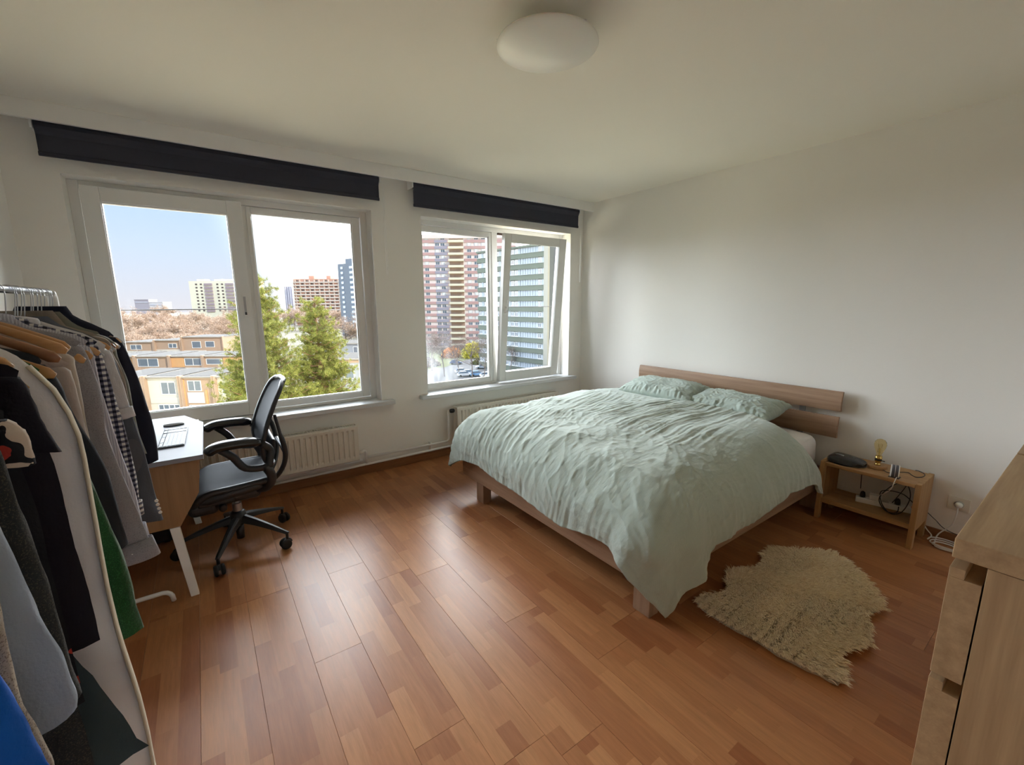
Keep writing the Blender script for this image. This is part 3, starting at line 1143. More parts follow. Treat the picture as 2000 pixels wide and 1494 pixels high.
rot1 = Matrix.Rotation(math.radians(2), 4, 'Z') @ Matrix.Rotation(math.radians(-9), 4, 'Y')
pillow('pillow', (3.42, 2.38, 0.705), 0.75, 0.42, 0.19, rot1, 'plump sage pillow nearer the window, against the headboard', 11)
rot2 = Matrix.Rotation(math.radians(-2), 4, 'Z') @ Matrix.Rotation(math.radians(-10), 4, 'Y')
pillow('pillow', (3.44, 1.73, 0.685), 0.70, 0.38, 0.165, rot2, 'flatter sage pillow nearer the bedside table, with creased folds', 23)

# ================================================================== BEDSIDE TABLE and what stands on it
W_ns = wood('beech_y', (0.34, 0.185, 0.075), (0.47, 0.28, 0.125), 'Y', 0.5)
W_nsx = wood('beech_x', (0.34, 0.185, 0.075), (0.47, 0.28, 0.125), 'X', 0.5)
W_nsz = wood('beech_z', (0.34, 0.185, 0.075), (0.47, 0.28, 0.125), 'Z', 0.5)
ns = thing('bedside_table', (3.54, 0.82, 0), 'small open beech bedside table with one shelf beside the bed', 'table')
NX0, NX1, NY0, NY1 = 3.400, 3.700, 0.560, 1.085
for y0, y1 in ((NY0, NY0 + 0.028), (NY1 - 0.028, NY1)):
    MB().box(NX0, y0, 0.0, NX0 + 0.045, y1, 0.42).build('side_post', W_nsz, ns, bevel=0.003)
    MB().box(NX1 - 0.045, y0, 0.0, NX1, y1, 0.42).build('side_post', W_nsz, ns, bevel=0.003)
    MB().box(NX0 + 0.045, y0, 0.115, NX1 - 0.045, y1, 0.42).build('side_panel', W_nsz, ns)
MB().box(NX0 + 0.002, NY0 + 0.028, 0.392, NX1 - 0.002, NY1 - 0.028, 0.415).build('top', W_ns, ns, bevel=0.003)
MB().box(NX0 + 0.004, NY0 + 0.028, 0.125, NX1 - 0.004, NY1 - 0.028, 0.148).build('shelf', W_ns, ns, bevel=0.003)
MB().box(NX0 + 0.004, NY0 + 0.028, 0.148, NX0 + 0.02, NY1 - 0.028, 0.156).build('shelf_lip', W_ns, ns)
TZ = 0.4155

# rounded black clock radio / phone base
t = thing('phone_base', (3.50, 0.965, TZ), 'rounded black telephone base with a small display on the bedside table', 'telephone')
n = 40
u = np.linspace(-1, 1, n)
uu, vv = np.meshgrid(u, u, indexing='ij')
rr = np.maximum(np.abs(uu), np.abs(vv))
pr_ = np.clip(1 - np.abs(uu) ** 4, 0, 1) ** 0.5 * np.clip(1 - np.abs(vv) ** 4, 0, 1) ** 0.5
k = 1 / np.maximum(1, (np.abs(uu) ** 3.2 + np.abs(vv) ** 3.2) ** (1 / 3.2))
lx = uu * k * 0.085 * (1 - 0.22 * (vv < 0) * np.abs(vv))
ly = vv * k * 0.105
zt = TZ + 0.010 + pr_ * (0.040 + 0.010 * vv)
m = MB()
m.grid(np.stack([3.50 + lx, 0.965 + ly, zt], -1), n, n)
m.grid(np.stack([3.50 + lx * 0.97, 0.965 + ly * 0.97, np.full_like(lx, TZ + 0.0005) + 0.006 * rr ** 8], -1), n, n)
o = m.build('shell', M_blackg, t, smooth=True)
MB().tube([(3.50 + 0.084 * math.cos(a) * (1 if math.sin(a) > 0 else 1 - 0.2 * abs(math.sin(a))), 0.965 + 0.104 * math.sin(a), TZ + 0.006) for a in [i * 2 * PI / 28 for i in range(28)]], 0.005, 6, closed=True).build('rubber_foot_ring', M_rubber, t, smooth=True)
mD = plain('display_grey', (0.30, 0.34, 0.36), 0.25)
MB().box(-0.012, -0.026, 0, 0.012, 0.026, 0.003, Matrix.Translation((3.478, 1.005, TZ + 0.050)) @ Matrix.Rotation(-0.25, 4, 'Y')).build('display', mD, t, bevel=0.001)
for i in range(6):
    MB().box(-0.004, -0.005, 0, 0.004, 0.005, 0.004, Matrix.Translation((3.485 + 0.016 * (i % 2), 0.955 - 0.016 * (i // 2), TZ + 0.046 - 0.002 * (i // 2))) @ Matrix.Rotation(-0.2, 4, 'Y')).build('button', M_black, t, bevel=0.001)

# bulb lamp on a round wooden foot
t = thing('table_lamp', (3.56, 0.815, TZ), 'bare amber filament bulb in a brass holder on a round wooden foot', 'lamp')
c = (3.56, 0.815, TZ)
MB().lathe([(0, 0), (0.050, 0), (0.052, 0.003), (0.052, 0.016), (0.049, 0.020), (0, 0.020)], c, 36).build('base', W_nsx, t, smooth=False, bevel=0.001)
m_brass = plain('brass', (0.62, 0.42, 0.14), 0.25, metal=1.0)
MB().lathe([(0, 0.020), (0.017, 0.020), (0.017, 0.026), (0.013, 0.030), (0.013, 0.040), (0.018, 0.044), (0.018, 0.062), (0.0195, 0.064), (0.0195, 0.070), (0.018, 0.072), (0.018, 0.084), (0, 0.084)], c, 24).build('socket', m_brass, t, smooth=True)
MB().lathe([(0.0186, 0.052), (0.0190, 0.053), (0.0190, 0.060), (0.0186, 0.061)], c, 24).build('socket_ring', M_black, t)
MB().tube([(3.56, 0.800, TZ + 0.052), (3.56, 0.780, TZ + 0.052)], 0.003, 8).build('switch_key', M_black, t)
mb_ = D.materials.new('amber_glass')
mb_.use_nodes = True
bb = mb_.node_tree.nodes['Principled BSDF']
setc(bb.inputs['Base Color'], (0.95, 0.80, 0.45))
bb.inputs['Roughness'].default_value = 0.02
bb.inputs['Transmission Weight'].default_value = 1.0
bb.inputs['IOR'].default_value = 1.12
MB().lathe([(0.013, 0.084), (0.014, 0.095), (0.021, 0.115), (0.030, 0.140), (0.033, 0.160), (0.030, 0.178), (0.021, 0.191), (0.008, 0.197), (0, 0.198)], c, 28).build('bulb', mb_, t, smooth=True)
fil = [(3.56 + 0.010 * math.cos(i * 1.3), 0.815 + 0.010 * math.sin(i * 1.3), TZ + (0.105 if i % 2 else 0.165)) for i in range(9)]
MB().tube(fil, 0.0006, 4).build('filament', m_brass, t)
MB().tube([(3.56, 0.815, TZ + 0.084), (3.56, 0.815, TZ + 0.135)], 0.003, 8).build('stem', mb_, t)

# small round clock / speaker
t = thing('alarm_clock', (3.445, 0.700, TZ), 'small barrel-shaped clock with a striped grey face at the table edge', 'clock')
Mx = Matrix.Translation((3.445, 0.700, TZ + 0.041)) @ Matrix.Rotation(math.radians(14), 4, 'Z') @ Matrix.Rotation(PI / 2, 4, 'X')
MB().lathe([(0, -0.019), (0.034, -0.019), (0.038, -0.015), (0.0385, 0.0), (0.038, 0.015), (0.034, 0.019), (0, 0.019)], n=36, M=Mx).build('case', plain('clock_grey', (0.10, 0.10, 0.12), 0.5), t, smooth=False, bevel=0.001)
for z in (-0.0195, 0.0195):
    MB().tube([Mx @ Vector((0.0365 * math.cos(q * PI / 18), 0.0365 * math.sin(q * PI / 18), z * 0.93)) for q in range(36)], 0.0028, 8, closed=True).build('rim', M_trimw, t, smooth=True)
for k_ in (0.0,):
    MB().lathe([(0, k_ - 0.0011), (0.0390, k_ - 0.0011), (0.0390, k_ + 0.0011), (0, k_ + 0.0011)], n=36, M=Mx).build('stripe', M_trimw, t)
MB().box(3.425, 0.672, TZ, 3.468, 0.725, TZ + 0.004).build('base', M_black, t, bevel=0.001)

# cables on and under the table


def cable(pts, r, mat, label, name='cable', n=8, cat='cable'):
    o = MB().tube(spline(pts, n), r, 6).build(name, mat, None, smooth=True)
    return tag(o, label, cat)


cable([(3.520, 0.775, TZ + 0.006), (3.50, 0.735, TZ + 0.003), (3.545, 0.690, TZ + 0.012), (3.60, 0.665, TZ + 0.003), (3.565, 0.640, TZ + 0.003), (3.545, 0.615, TZ + 0.003), (3.59, 0.593, TZ + 0.003), (3.655, 0.600, TZ + 0.003), (3.690, 0.640, TZ + 0.004), (3.712, 0.66, TZ - 0.02), (3.712, 0.69, 0.28), (3.60, 0.72, 0.19)], 0.0024, M_black, 'thin black cable looping across the table top from the bulb lamp')
cable([(3.708, 0.93, TZ - 0.02), (3.700, 0.925, 0.30), (3.64, 0.905, 0.215)], 0.0024, M_black, 'black cable hanging straight down behind the table shelf')
cable([(3.440, 0.685, TZ + 0.012), (3.392, 0.684, TZ - 0.012), (3.40, 0.70, 0.34), (3.50, 0.77, 0.25), (3.585, 0.80, 0.212)], 0.0024, M_trimw, 'white lead running from the small clock down into the power strip')
cable([(3.62, 0.69, 0.195), (3.55, 0.68, 0.155), (3.48, 0.72, 0.17), (3.47, 0.76, 0.24), (3.50, 0.72, 0.33), (3.53, 0.66, 0.37), (3.50, 0.62, 0.30), (3.47, 0.64, 0.20), (3.50, 0.70, 0.154), (3.54, 0.76, 0.19), (3.55, 0.77, 0.27), (3.60, 0.68, 0.27), (3.66, 0.62, 0.20)], 0.0030, M_black, 'thick black cable coiled in a loop inside the table shelf')
t = thing('power_strip', (3.60, 0.76, 0.1485), 'white power strip with plugs on the lower shelf of the bedside table', 'power strip')
Mx = Matrix.Translation((3.60, 0.755, 0.1485)) @ Matrix.Rotation(math.radians(14), 4, 'Z')
MB().box(-0.024, -0.155, 0, 0.024, 0.155, 0.036, Mx).build('body', M_trimw, t, bevel=0.004)
for i in range(4):
    MB().lathe([(0, 0.0365), (0.017, 0.0365), (0.019, 0.0375), (0.020, 0.036)], n=20, M=Mx @ Matrix.Translation((0, 0.12 - i * 0.06, 0))).build('socket', plain('socket_grey', (0.5, 0.5, 0.48), 0.5), t)
MB().box(-0.010, -0.145, 0.034, 0.010, -0.128, 0.042, Mx).build('switch', plain('switch_red', (0.55, 0.04, 0.02), 0.4), t, bevel=0.002)
MB().lathe([(0.014, 0.036), (0.016, 0.05), (0.012, 0.072), (0.004, 0.078), (0, 0.078)], n=14, M=Mx @ Matrix.Translation((0, 0.12, 0))).build('plug', M_black, t, smooth=True)
MB().box(-0.022, 0.02, 0.038, 0.022, 0.085, 0.072, Mx).build('adapter', M_trimw, t, bevel=0.004)
MB().lathe([(0.014, 0.036), (0.016, 0.05), (0.012, 0.072), (0.004, 0.078), (0, 0.078)], n=14, M=Mx @ Matrix.Translation((0, -0.06, 0))).build('plug', M_black, t, smooth=True)

# double wall socket, plug and the coil of white cable
t = thing('wall_socket', (XR, 0.435, 0.25), 'cream double wall socket low on the right wall with a plug in it', 'socket')
MB().box(XR - 0.010, 0.385, 0.215, XR, 0.485, 0.300).build('plate', M_rad, t, bevel=0.003)
MB().lathe([(0, 0.000), (0.021, 0.000), (0.0225, 0.002), (0.0225, 0.006), (0.020, 0.007)], n=24, M=Matrix.Translation((XR - 0.010, 0.432, 0.258)) @ Matrix.Rotation(-PI / 2, 4, 'Y')).build('well', plain('socket_grey', (0.5, 0.5, 0.48), 0.5), t)
MB().lathe([(0.018, 0), (0.018, 0.015), (0.015, 0.028), (0.005, 0.034), (0, 0.034)], n=18, M=Matrix.Translation((XR - 0.016, 0.432, 0.258)) @ Matrix.Rotation(-PI / 2, 4, 'Y')).build('plug', M_trimw, t, smooth=True)
pts = [(XR - 0.040, 0.432, 0.255), (XR - 0.045, 0.432, 0.20), (XR - 0.035, 0.445, 0.12), (XR - 0.040, 0.490, 0.05), (3.67, 0.50, 0.012)]
for k in range(3):
    r0 = 0.075 + 0.012 * k
    for i in range(10):
        a = 2.2 + i * 2 * PI / 10 + k * 0.1
        pts.append((3.60 + 0.01 * k + r0 * 0.62 * math.cos(a), 0.415 + r0 * 1.15 * math.sin(a), 0.008 + 0.006 * k + 0.004 * math.sin(a * 2)))
pts += [(3.66, 0.52, 0.03), (3.69, 0.555, 0.055), (3.708, 0.60, 0.12), (3.705, 0.66, 0.17)]
cable(pts, 0.0038, M_trimw, 'coil of white extension cable lying on the floor below the wall socket', n=5)
cable([(3.706, 0.575, 0.165), (3.706, 0.52, 0.12), (3.707, 0.46, 0.075), (3.707, 0.30, 0.05), (3.707, 0.1, 0.02)], 0.0024, M_black, 'thin black cable slanting along the skirting behind the white coil')

# ================================================================== CHEST OF DRAWERS (front right)
W_ch = wood('pale_oak_x', (0.34, 0.215, 0.115), (0.47, 0.32, 0.18), 'X', 0.5, scale=7)
W_chz = wood('pale_oak_z', (0.34, 0.215, 0.115), (0.47, 0.32, 0.18), 'Z', 0.5, scale=7)


def chest(x0, label):
    x1 = x0 + 0.80
    yf, yb, zt = 0.142, -0.355, 1.050
    t = thing('chest_of_drawers', ((x0 + x1) / 2, -0.10, 0), label, 'chest of drawers')
    MB().box(x0, yb, zt - 0.040, x1, yf - 0.012, zt).build('top', W_ch, t, bevel=0.0015)
    MB().box(x0 + 0.001, yb + 0.002, 0, x0 + 0.022, yf - 0.0605, zt - 0.041).build('side_panel', W_chz, t, bevel=0.001)
    MB().box(x1 - 0.022, yb + 0.002, 0, x1 - 0.001, yf - 0.0605, zt - 0.041).build('side_panel', W_chz, t, bevel=0.001)
    MB().box(x0 + 0.022, yb + 0.002, 0.02, x1 - 0.022, yb + 0.008, zt - 0.041).build('back_panel', W_ch, t)
    MB().box(x0 + 0.022, yb + 0.02, 0, x1 - 0.022, yf - 0.09, 0.04).build('plinth', W_ch, t)
    h = 0.2365
    for k in range(4):
        z1 = zt - 0.060 - k * (h + 0.013)
        z0 = z1 - h
        d = MB().box(x0 + 0.001, yf - 0.058, z0, x1 - 0.001, yf - 0.012, z1 - 0.020).box(x0 + 0.001, yf - 0.034, z1 - 0.020, x1 - 0.001, yf - 0.012, z1)
        d.build('drawer', W_ch, t, bevel=0.001)
        MB().box(x0 + 0.03, yf - 0.070, z0 + 0.02, x1 - 0.03, yf - 0.063, z1 - 0.02).build('drawer_back', W_chz, t)
        MB().box(x0 + 0.022, yf - 0.062, z1 - 0.030, x1 - 0.022, yf - 0.059, z1 + 0.012).build('rail', W_ch, t)
    return t


chest(1.145, 'pale oak chest of four drawers at the front right, nearer end')
chest(1.962, 'second pale oak chest of drawers, standing against the right-hand end of the nearer one')

# ================================================================== SHEEPSKIN RUG
rug_out = [(1.874, 1.071), (1.947, 1.069), (2.061, 1.018), (2.105, 1.019), (2.148, 1.066), (2.223, 1.095), (2.291, 1.082), (2.466, 1.012), (2.577, 1.046), (2.681, 1.056), (2.743, 1.033), (2.819, 0.956), (2.892, 0.902), (2.935, 0.849), (2.94, 0.795), (2.903, 0.741), (2.837, 0.66), (2.768, 0.593), (2.697, 0.524), (2.642, 0.493), (2.587, 0.475), (2.529, 0.489), (2.518, 0.516), (2.427, 0.491), (2.37, 0.463), (2.305, 0.446), (2.233, 0.429), (2.183, 0.45), (2.12, 0.474), (2.059, 0.497), (2.013, 0.475), (1.931, 0.431), (1.886, 0.428), (1.878, 0.457), (1.879, 0.494), (1.862, 0.537), (1.857, 0.595), (1.845, 0.652), (1.853, 0.704), (1.858, 0.77), (1.844, 0.836), (1.843, 0.897), (1.844, 0.967), (1.851, 1.028)]


def in_poly(px, py, poly):
    inside = np.zeros(px.shape, bool)
    n = len(poly)
    for i in range(n):
        x1, y1 = poly[i]
        x2, y2 = poly[(i + 1) % n]
        c = ((y1 > py) != (y2 > py)) & (px < (x2 - x1) * (py - y1) / (y2 - y1 + 1e-12) + x1)
        inside ^= c
    return inside


rug = thing('sheepskin_rug', (2.35, 0.77, 0), 'shaggy cream sheepskin rug on the floor beside the bed', 'rug')
cxr, cyr = 2.33, 0.78
inner = [(cxr + (x - cxr) * 0.955, cyr + (y - cyr) * 0.93) for x, y in rug_out]
m_hide = plain('sheep_hide', (0.55, 0.48, 0.36), 0.9)
bm = bmesh.new()
f = bm.faces.new([bm.verts.new((x, y, 0.0006)) for x, y in reversed(inner)])
r_ = bmesh.ops.extrude_face_region(bm, geom=[f])
bmesh.ops.translate(bm, verts=[v for v in r_['geom'] if isinstance(v, bmesh.types.BMVert)], vec=(0, 0, 0.012))
bmesh.ops.recalc_face_normals(bm, faces=bm.faces)
me = D.meshes.new('hide')
bm.to_mesh(me)
bm.free()
me.materials.append(m_hide)
o = D.objects.new('hide', me)
COL.objects.link(o)
attach(o, rug)
m_fur, nt, b = new_mat('cream_wool')
geo = nd(nt, 'ShaderNodeNewGeometry')
rp = nd(nt, 'ShaderNodeValToRGB')
rp.color_ramp.elements[0].color = (0.80, 0.66, 0.43, 1)
rp.color_ramp.elements[1].color = (0.99, 0.90, 0.70, 1)
nt.links.new(geo.outputs['Random Per Island'], rp.inputs[0])
nt.links.new(rp.outputs[0], b.inputs['Base Color'])
b.inputs['Roughness'].default_value = 0.75
b.inputs['Sheen Weight'].default_value = 0.3
b.inputs['Specular IOR Level'].default_value = 0.25
rs = np.random.RandomState(4)
NB = 62000
bx = rs.uniform(1.84, 2.95, NB * 2)
by = rs.uniform(0.42, 1.10, NB * 2)
ok = in_poly(bx, by, inner)
bx, by = bx[ok][:NB], by[ok][:NB]
nb = len(bx)
flow = 2.6 * pnoise(bx * 3.2, by * 3.2, 91) + 0.9 * pnoise(bx * 11, by * 11, 92) + 4.1
fdx, fdy = np.cos(flow), np.sin(flow)
ox, oy = (bx - cxr) / 0.55, (by - cyr) / 0.33
od = np.sqrt(ox ** 2 + oy ** 2)
k = np.clip(od - 0.35, 0, 0.9)[:, None] * 1.5
dirv = np.stack([fdx, fdy], -1) * 0.8 + np.stack([ox, oy], -1) / np.maximum(od, 1e-6)[:, None] * k
# locks: neighbouring hairs lean to a shared centre
lx = np.round(bx / 0.040 + 0.4 * pnoise(bx * 20, by * 20, 93)) * 0.040
ly = np.round(by / 0.040 + 0.4 * pnoise(bx * 20 + 5, by * 20, 94)) * 0.040
dirv += rs.normal(0, 0.25, (nb, 2))
L = rs.uniform(0.034, 0.056, nb)
lean = rs.uniform(0.45, 0.95, nb)
wd = rs.uniform(0.0011, 0.0020, nb)
dn = dirv / np.maximum(np.linalg.norm(dirv, axis=1, keepdims=True), 1e-6)
perp = np.stack([-dn[:, 1], dn[:, 0]], -1)
rot_ = rs.uniform(-1.2, 1.2, nb)
V = []
for j, (s1, up_) in enumerate(((0.0, 0.0), (0.35, 0.42), (0.72, 0.62), (1.0, 0.60))):
    hx = bx + dn[:, 0] * L * lean * s1 + (lx - bx) * 0.55 * s1
    hy = by + dn[:, 1] * L * lean * s1 + (ly - by) * 0.55 * s1
    hz = 0.010 + L * up_ * (1.25 - lean * 0.55)
    wj = wd * (1.0 if j < 2 else (0.8 if j == 2 else 0.25))
    for sg in (-1, 1):
        V.append(np.stack([hx + sg * perp[:, 0] * wj * np.cos(rot_), hy + sg * perp[:, 1] * wj * np.cos(rot_), hz + sg * wj * np.sin(rot_)], -1))
V = np.stack(V, 1)           # nb, 8, 3
base_i = (np.arange(nb) * 8)[:, None]
F = np.concatenate([base_i + np.array([[0, 1, 3, 2]]), base_i + np.array([[2, 3, 5, 4]]), base_i + np.array([[4, 5, 7, 6]])], 0)
me = D.meshes.new('wool')
me.from_pydata(V.reshape(-1, 3).tolist(), [], F.tolist())
me.materials.append(m_fur)
me.polygons.foreach_set('use_smooth', [True] * len(me.polygons))
o = D.objects.new('wool', me)
COL.objects.link(o)
attach(o, rug)
o['kind'] = 'stuff'

# ================================================================== DESK, KEYBOARD, MOUSE
W_dk = wood('desk_veneer', (0.30, 0.17, 0.08), (0.40, 0.24, 0.12), 'Z', 0.5)
m_desk = plain('desk_white', (0.30, 0.31, 0.345), 0.6, var=0.02)
m_desk.node_tree.nodes['Principled BSDF'].inputs['Specular IOR Level'].default_value = 0.2
t = thing('desk', (-0.42, 3.2, 0), 'white-topped desk with veneer end panels and splayed white legs under the left window', 'desk')
top = [(-0.056, 2.672), (-0.046, 3.445), (-0.15, 3.735), (-0.66, 3.735), (-0.775, 3.445), (-0.775, 2.672)]
MB().prism(top, 0.716, 0.740, 'z').build('desk_top', m_desk, t, bevel=0.0015)
MB().prism([(x * 0.999, y) for x, y in top], 0.712, 0.7155, 'z').build('top_edge', W_dk, t)
for y in (2.705, 3.66):
    MB().prism([(-0.072, 0.711), (-0.095, 0.53), (-0.190, 0.368), (-0.62, 0.368), (-0.73, 0.53), (-0.76, 0.711)], y, y + 0.018, 'y').build('end_panel', W_dk, t, bevel=0.001)
MB().box(-0.755, 2.723, 0.60, -0.085, 3.66, 0.614).build('under_shelf', W_dk, t)
MB().box(-0.770, 2.723, 0.45, -0.755, 3.66, 0.711).build('back_panel', W_dk, t)
for (x, y, fx_, fy) in ((-0.215, 2.715, -0.168, 2.640), (-0.62, 2.715, -0.665, 2.700), (-0.215, 3.675, -0.150, 3.560), (-0.62, 3.675, -0.665, 3.60)):
    m = MB()
    a, b_ = Vector((x, y, 0.366)), Vector((fx_, fy, 0.0))
    w, d_ = 0.0185, 0.010
    vs = []
    for p, q in ((b_, 1.0), (a, 1.15)):
        for sx_, sy_ in ((-1, -1), (1, -1), (1, 1), (-1, 1)):
            vs.append((p.x + sx_ * w * q, p.y + sy_ * d_ * q, p.z))
    m.add(vs, [(0, 3, 2, 1), (4, 5, 6, 7), (0, 1, 5, 4), (1, 2, 6, 5), (2, 3, 7, 6), (3, 0, 4, 7)])
    m.build('leg', M_trimw, t, bevel=0.003)

m_alu = plain('aluminium_keys', (0.14, 0.15, 0.16), 0.5, metal=0.2)
m_key = plain('key_caps', (0.40, 0.42, 0.45), 0.6)
m_key.node_tree.nodes['Principled BSDF'].inputs['Specular IOR Level'].default_value = 0.2
t = thing('keyboard', (-0.188, 3.12, 0.7405), 'slim silver and white keyboard on the desk', 'keyboard')
Mx = Matrix.Translation((-0.188, 3.12, 0.7405)) @ Matrix.Rotation(math.radians(-1.5), 4, 'Z')
MB().box(-0.058, -0.215, 0.004, 0.058, 0.215, 0.010, Mx).box(-0.058, -0.21, 0.0, -0.035, 0.21, 0.010, Mx).build('case', m_alu, t, bevel=0.001)
key = MB().box(-0.0078, -0.0082, 0, 0.0078, 0.0082, 0.0025).mesh('key', m_key)
for r0 in range(6):
    for c0 in range(22):
        if (c0 in (15, 19)) or (r0 == 0 and 4 <= c0 <= 9):
            continue
        inst('key', key, t, Mx @ Matrix.Translation((-0.046 + r0 * 0.0185, -0.200 + c0 * 0.0190, 0.010)))
MB().box(-0.054, -0.125, 0.010, -0.038, -0.005, 0.0125, Mx).build('space_bar', m_key, t)
t = thing('mouse', (-0.20, 3.455, 0.7405), 'low white computer mouse behind the keyboard', 'mouse')
n = 24
u = np.linspace(-1, 1, n)
uu, vv = np.meshgrid(u, u, indexing='ij')
k = 1 / np.maximum(1, np.sqrt(uu ** 2 + vv ** 2)) * np.maximum(np.abs(uu), np.abs(vv)) / np.maximum(np.sqrt(uu ** 2 + vv ** 2), 1e-6)
k = np.where(np.sqrt(uu ** 2 + vv ** 2) < 1e-6, 1, np.maximum(np.abs(uu), np.abs(vv)) / np.maximum(np.sqrt(uu ** 2 + vv ** 2), 1e-6))
du_, dv_ = uu * k, vv * k
hh = np.sqrt(np.clip(1 - du_ ** 2 - dv_ ** 2, 0, 1))
m = MB()
m.grid(np.stack([-0.20 + du_ * 0.056, 3.455 + dv_ * 0.029, 0.7475 + hh * 0.014], -1), n, n)
m.build('shell', plain('mouse_white', (0.42, 0.42, 0.44), 0.5), t, smooth=True)
MB().prism([(-0.20 + 0.054 * math.cos(i * PI / 12), 3.455 + 0.028 * math.sin(i * PI / 12)) for i in range(24)], 0.7405, 0.748, 'z').build('base', M_black, t, bevel=0.001)
cable([(-0.26, 3.02, 0.745), (-0.30, 3.03, 0.744), (-0.36, 3.10, 0.744), (-0.48, 3.25, 0.744), (-0.6, 3.5, 0.744)], 0.0018, M_black, 'thin black keyboard lead across the desk top')

# dark box under the desk
t = thing('computer_case', (-0.45, 3.52, 0), 'dark box standing on the floor under the desk', 'computer')
MB().box(-0.62, 3.36, 0.012, -0.28, 3.60, 0.17).build('case', M_black, t, bevel=0.006)
MB().box(-0.60, 3.352, 0.03, -0.30, 3.36, 0.15).build('front_panel', M_blackg, t, bevel=0.003)
for x in (-0.59, -0.33):
    MB().box(x, 3.38, 0, x + 0.03, 3.58, 0.012).build('foot', M_rubber, t)

# ================================================================== OFFICE CHAIR
ch = thing('office_chair', (0.075, 3.07, 0), 'black mesh-backed office chair on five castors at the desk', 'chair')
HX, HY = 0.072, 3.065
m_chb = plain('chair_frame', (0.020, 0.022, 0.026), 0.42, var=0.08)
base = ch
MB().lathe([(0.0, 0.135), (0.020, 0.135), (0.045, 0.150), (0.047, 0.195), (0.040, 0.225), (0.030, 0.235), (0.0, 0.235)], (HX, HY, 0), 24).build('hub', m_chb, ch, smooth=True)
MB().lathe([(0.0, 0.05), (0.022, 0.05), (0.024, 0.135), (0.0, 0.135)], (HX, HY, 0), 18).build('cylinder_foot', M_black, ch, smooth=True)
MB().lathe([(0.0, 0.235), (0.026, 0.235), (0.026, 0.285), (0.015, 0.287), (0.015, 0.36), (0.0, 0.36)], (HX, HY, 0), 20).build('gas_cylinder', M_steel, ch)
for i in range(5):
    a = math.radians(-42 + 72 * i + (4 if i == 1 else 0))
    ca, sa = math.cos(a), math.sin(a)
    L = 0.315
    m = MB()
    secs = [(0.03, 0.185, 0.030, 0.040), (0.12, 0.165, 0.024, 0.030), (0.22, 0.135, 0.019, 0.022), (L, 0.102, 0.014, 0.014), (L + 0.012, 0.100, 0.010, 0.010)]
    vs = []
    for r0, z, w, hh_ in secs:
        for sw, sz in ((-1, -0.9), (1, -0.9), (0.75, 0.6), (0.3, 1.0), (-0.3, 1.0), (-0.75, 0.6)):
            vs.append((HX + ca * r0 - sa * w * sw, HY + sa * r0 + ca * w * sw, z + hh_ * sz * 0.6))
    fs = []
    n6 = 6
    for q in range(len(secs) - 1):
        for k in range(n6):
            fs.append((q * n6 + k, q * n6 + (k + 1) % n6, (q + 1) * n6 + (k + 1) % n6, (q + 1) * n6 + k))
    fs += [tuple(range(n6 - 1, -1, -1)), tuple(range((len(secs) - 1) * n6, len(secs) * n6))]
    m.add(vs, fs)
    leg = m.build('leg', m_chb, ch, bevel=0.003)
    cxx, cyy = HX + ca * L, HY + sa * L
    MB().tube([(cxx, cyy, 0.105), (cxx, cyy, 0.060)], 0.009, 8).build('castor_stem', M_black, leg)
    wa = a + 0.9 + i * 0.7
    Mx = Matrix.Translation((cxx - 0.012 * math.cos(wa), cyy - 0.012 * math.sin(wa), 0.031)) @ Matrix.Rotation(wa, 4, 'Z') @ Matrix.Rotation(PI / 2, 4, 'X')
    for s0 in (-1, 1):
        MB().lathe([(0, s0 * 0.008), (0.028, s0 * 0.008), (0.031, s0 * 0.012), (0.031, s0 * 0.022), (0.027, s0 * 0.026), (0.010, s0 * 0.027), (0, s0 * 0.027)], n=24, M=Mx).build('castor_wheel', M_rubber, leg, smooth=True)
    Mh = Matrix.Translation((cxx, cyy, 0.036)) @ Matrix.Rotation(wa, 4, 'Z')
    pr = [(0.026 * math.cos(q * PI / 10), 0.028 * math.sin(q * PI / 10)) for q in range(11)]
    m = MB()
    vs = [Mh @ Vector((x, -0.007, z)) for x, z in pr] + [Mh @ Vector((x, 0.007, z)) for x, z in pr]
    nn_ = len(pr)
    m.add(vs, [tuple(range(nn_)), tuple(range(2 * nn_ - 1, nn_ - 1, -1))] + [(i_, i_ + nn_, (i_ + 1) % nn_ + nn_, (i_ + 1) % nn_) for i_ in range(nn_)])
    m.build('castor_fork', M_black, leg)

# tilt mechanism under the seat
m = MB().prism([(-0.10, 0.335), (-0.02, 0.318), (0.13, 0.325), (0.235, 0.36), (0.245, 0.40), (0.16, 0.42), (-0.10, 0.425), (-0.135, 0.40)], HY - 0.085, HY + 0.085, 'y')
m.build('tilt_mechanism', m_chb, ch, bevel=0.012, seg=3)
MB().box(-0.165, HY - 0.215, 0.325, -0.015, HY + 0.215, 0.415).build('tilt_housing', m_chb, ch, bevel=0.035, seg=4)
MB().box(0.0, HY - 0.17, 0.35, 0.20, HY + 0.17, 0.425).build('seat_carrier', m_chb, ch, bevel=0.03, seg=4)
MB().tube([(0.0, HY - 0.20, 0.365), (0.0, HY - 0.085, 0.375)], 0.008, 8).build('lever', M_black, ch)
MB().lathe([(0, -0.03), (0.017, -0.03), (0.020, -0.02), (0.020, 0.02), (0.017, 0.03), (0, 0.03)], n=18, M=Matrix.Translation((0.0, HY - 0.225, 0.365)) @ Matrix.Rotation(PI / 2, 4, 'X')).build('lever_knob', M_black, ch, smooth=True)
MB().box(-0.115, HY - 0.235, 0.385, 0.06, HY - 0.205, 0.425).build('side_bracket', m_chb, ch, bevel=0.01)
MB().box(-0.115, HY + 0.205, 0.385, 0.06, HY + 0.235, 0.425).build('side_bracket', m_chb, ch, bevel=0.01)

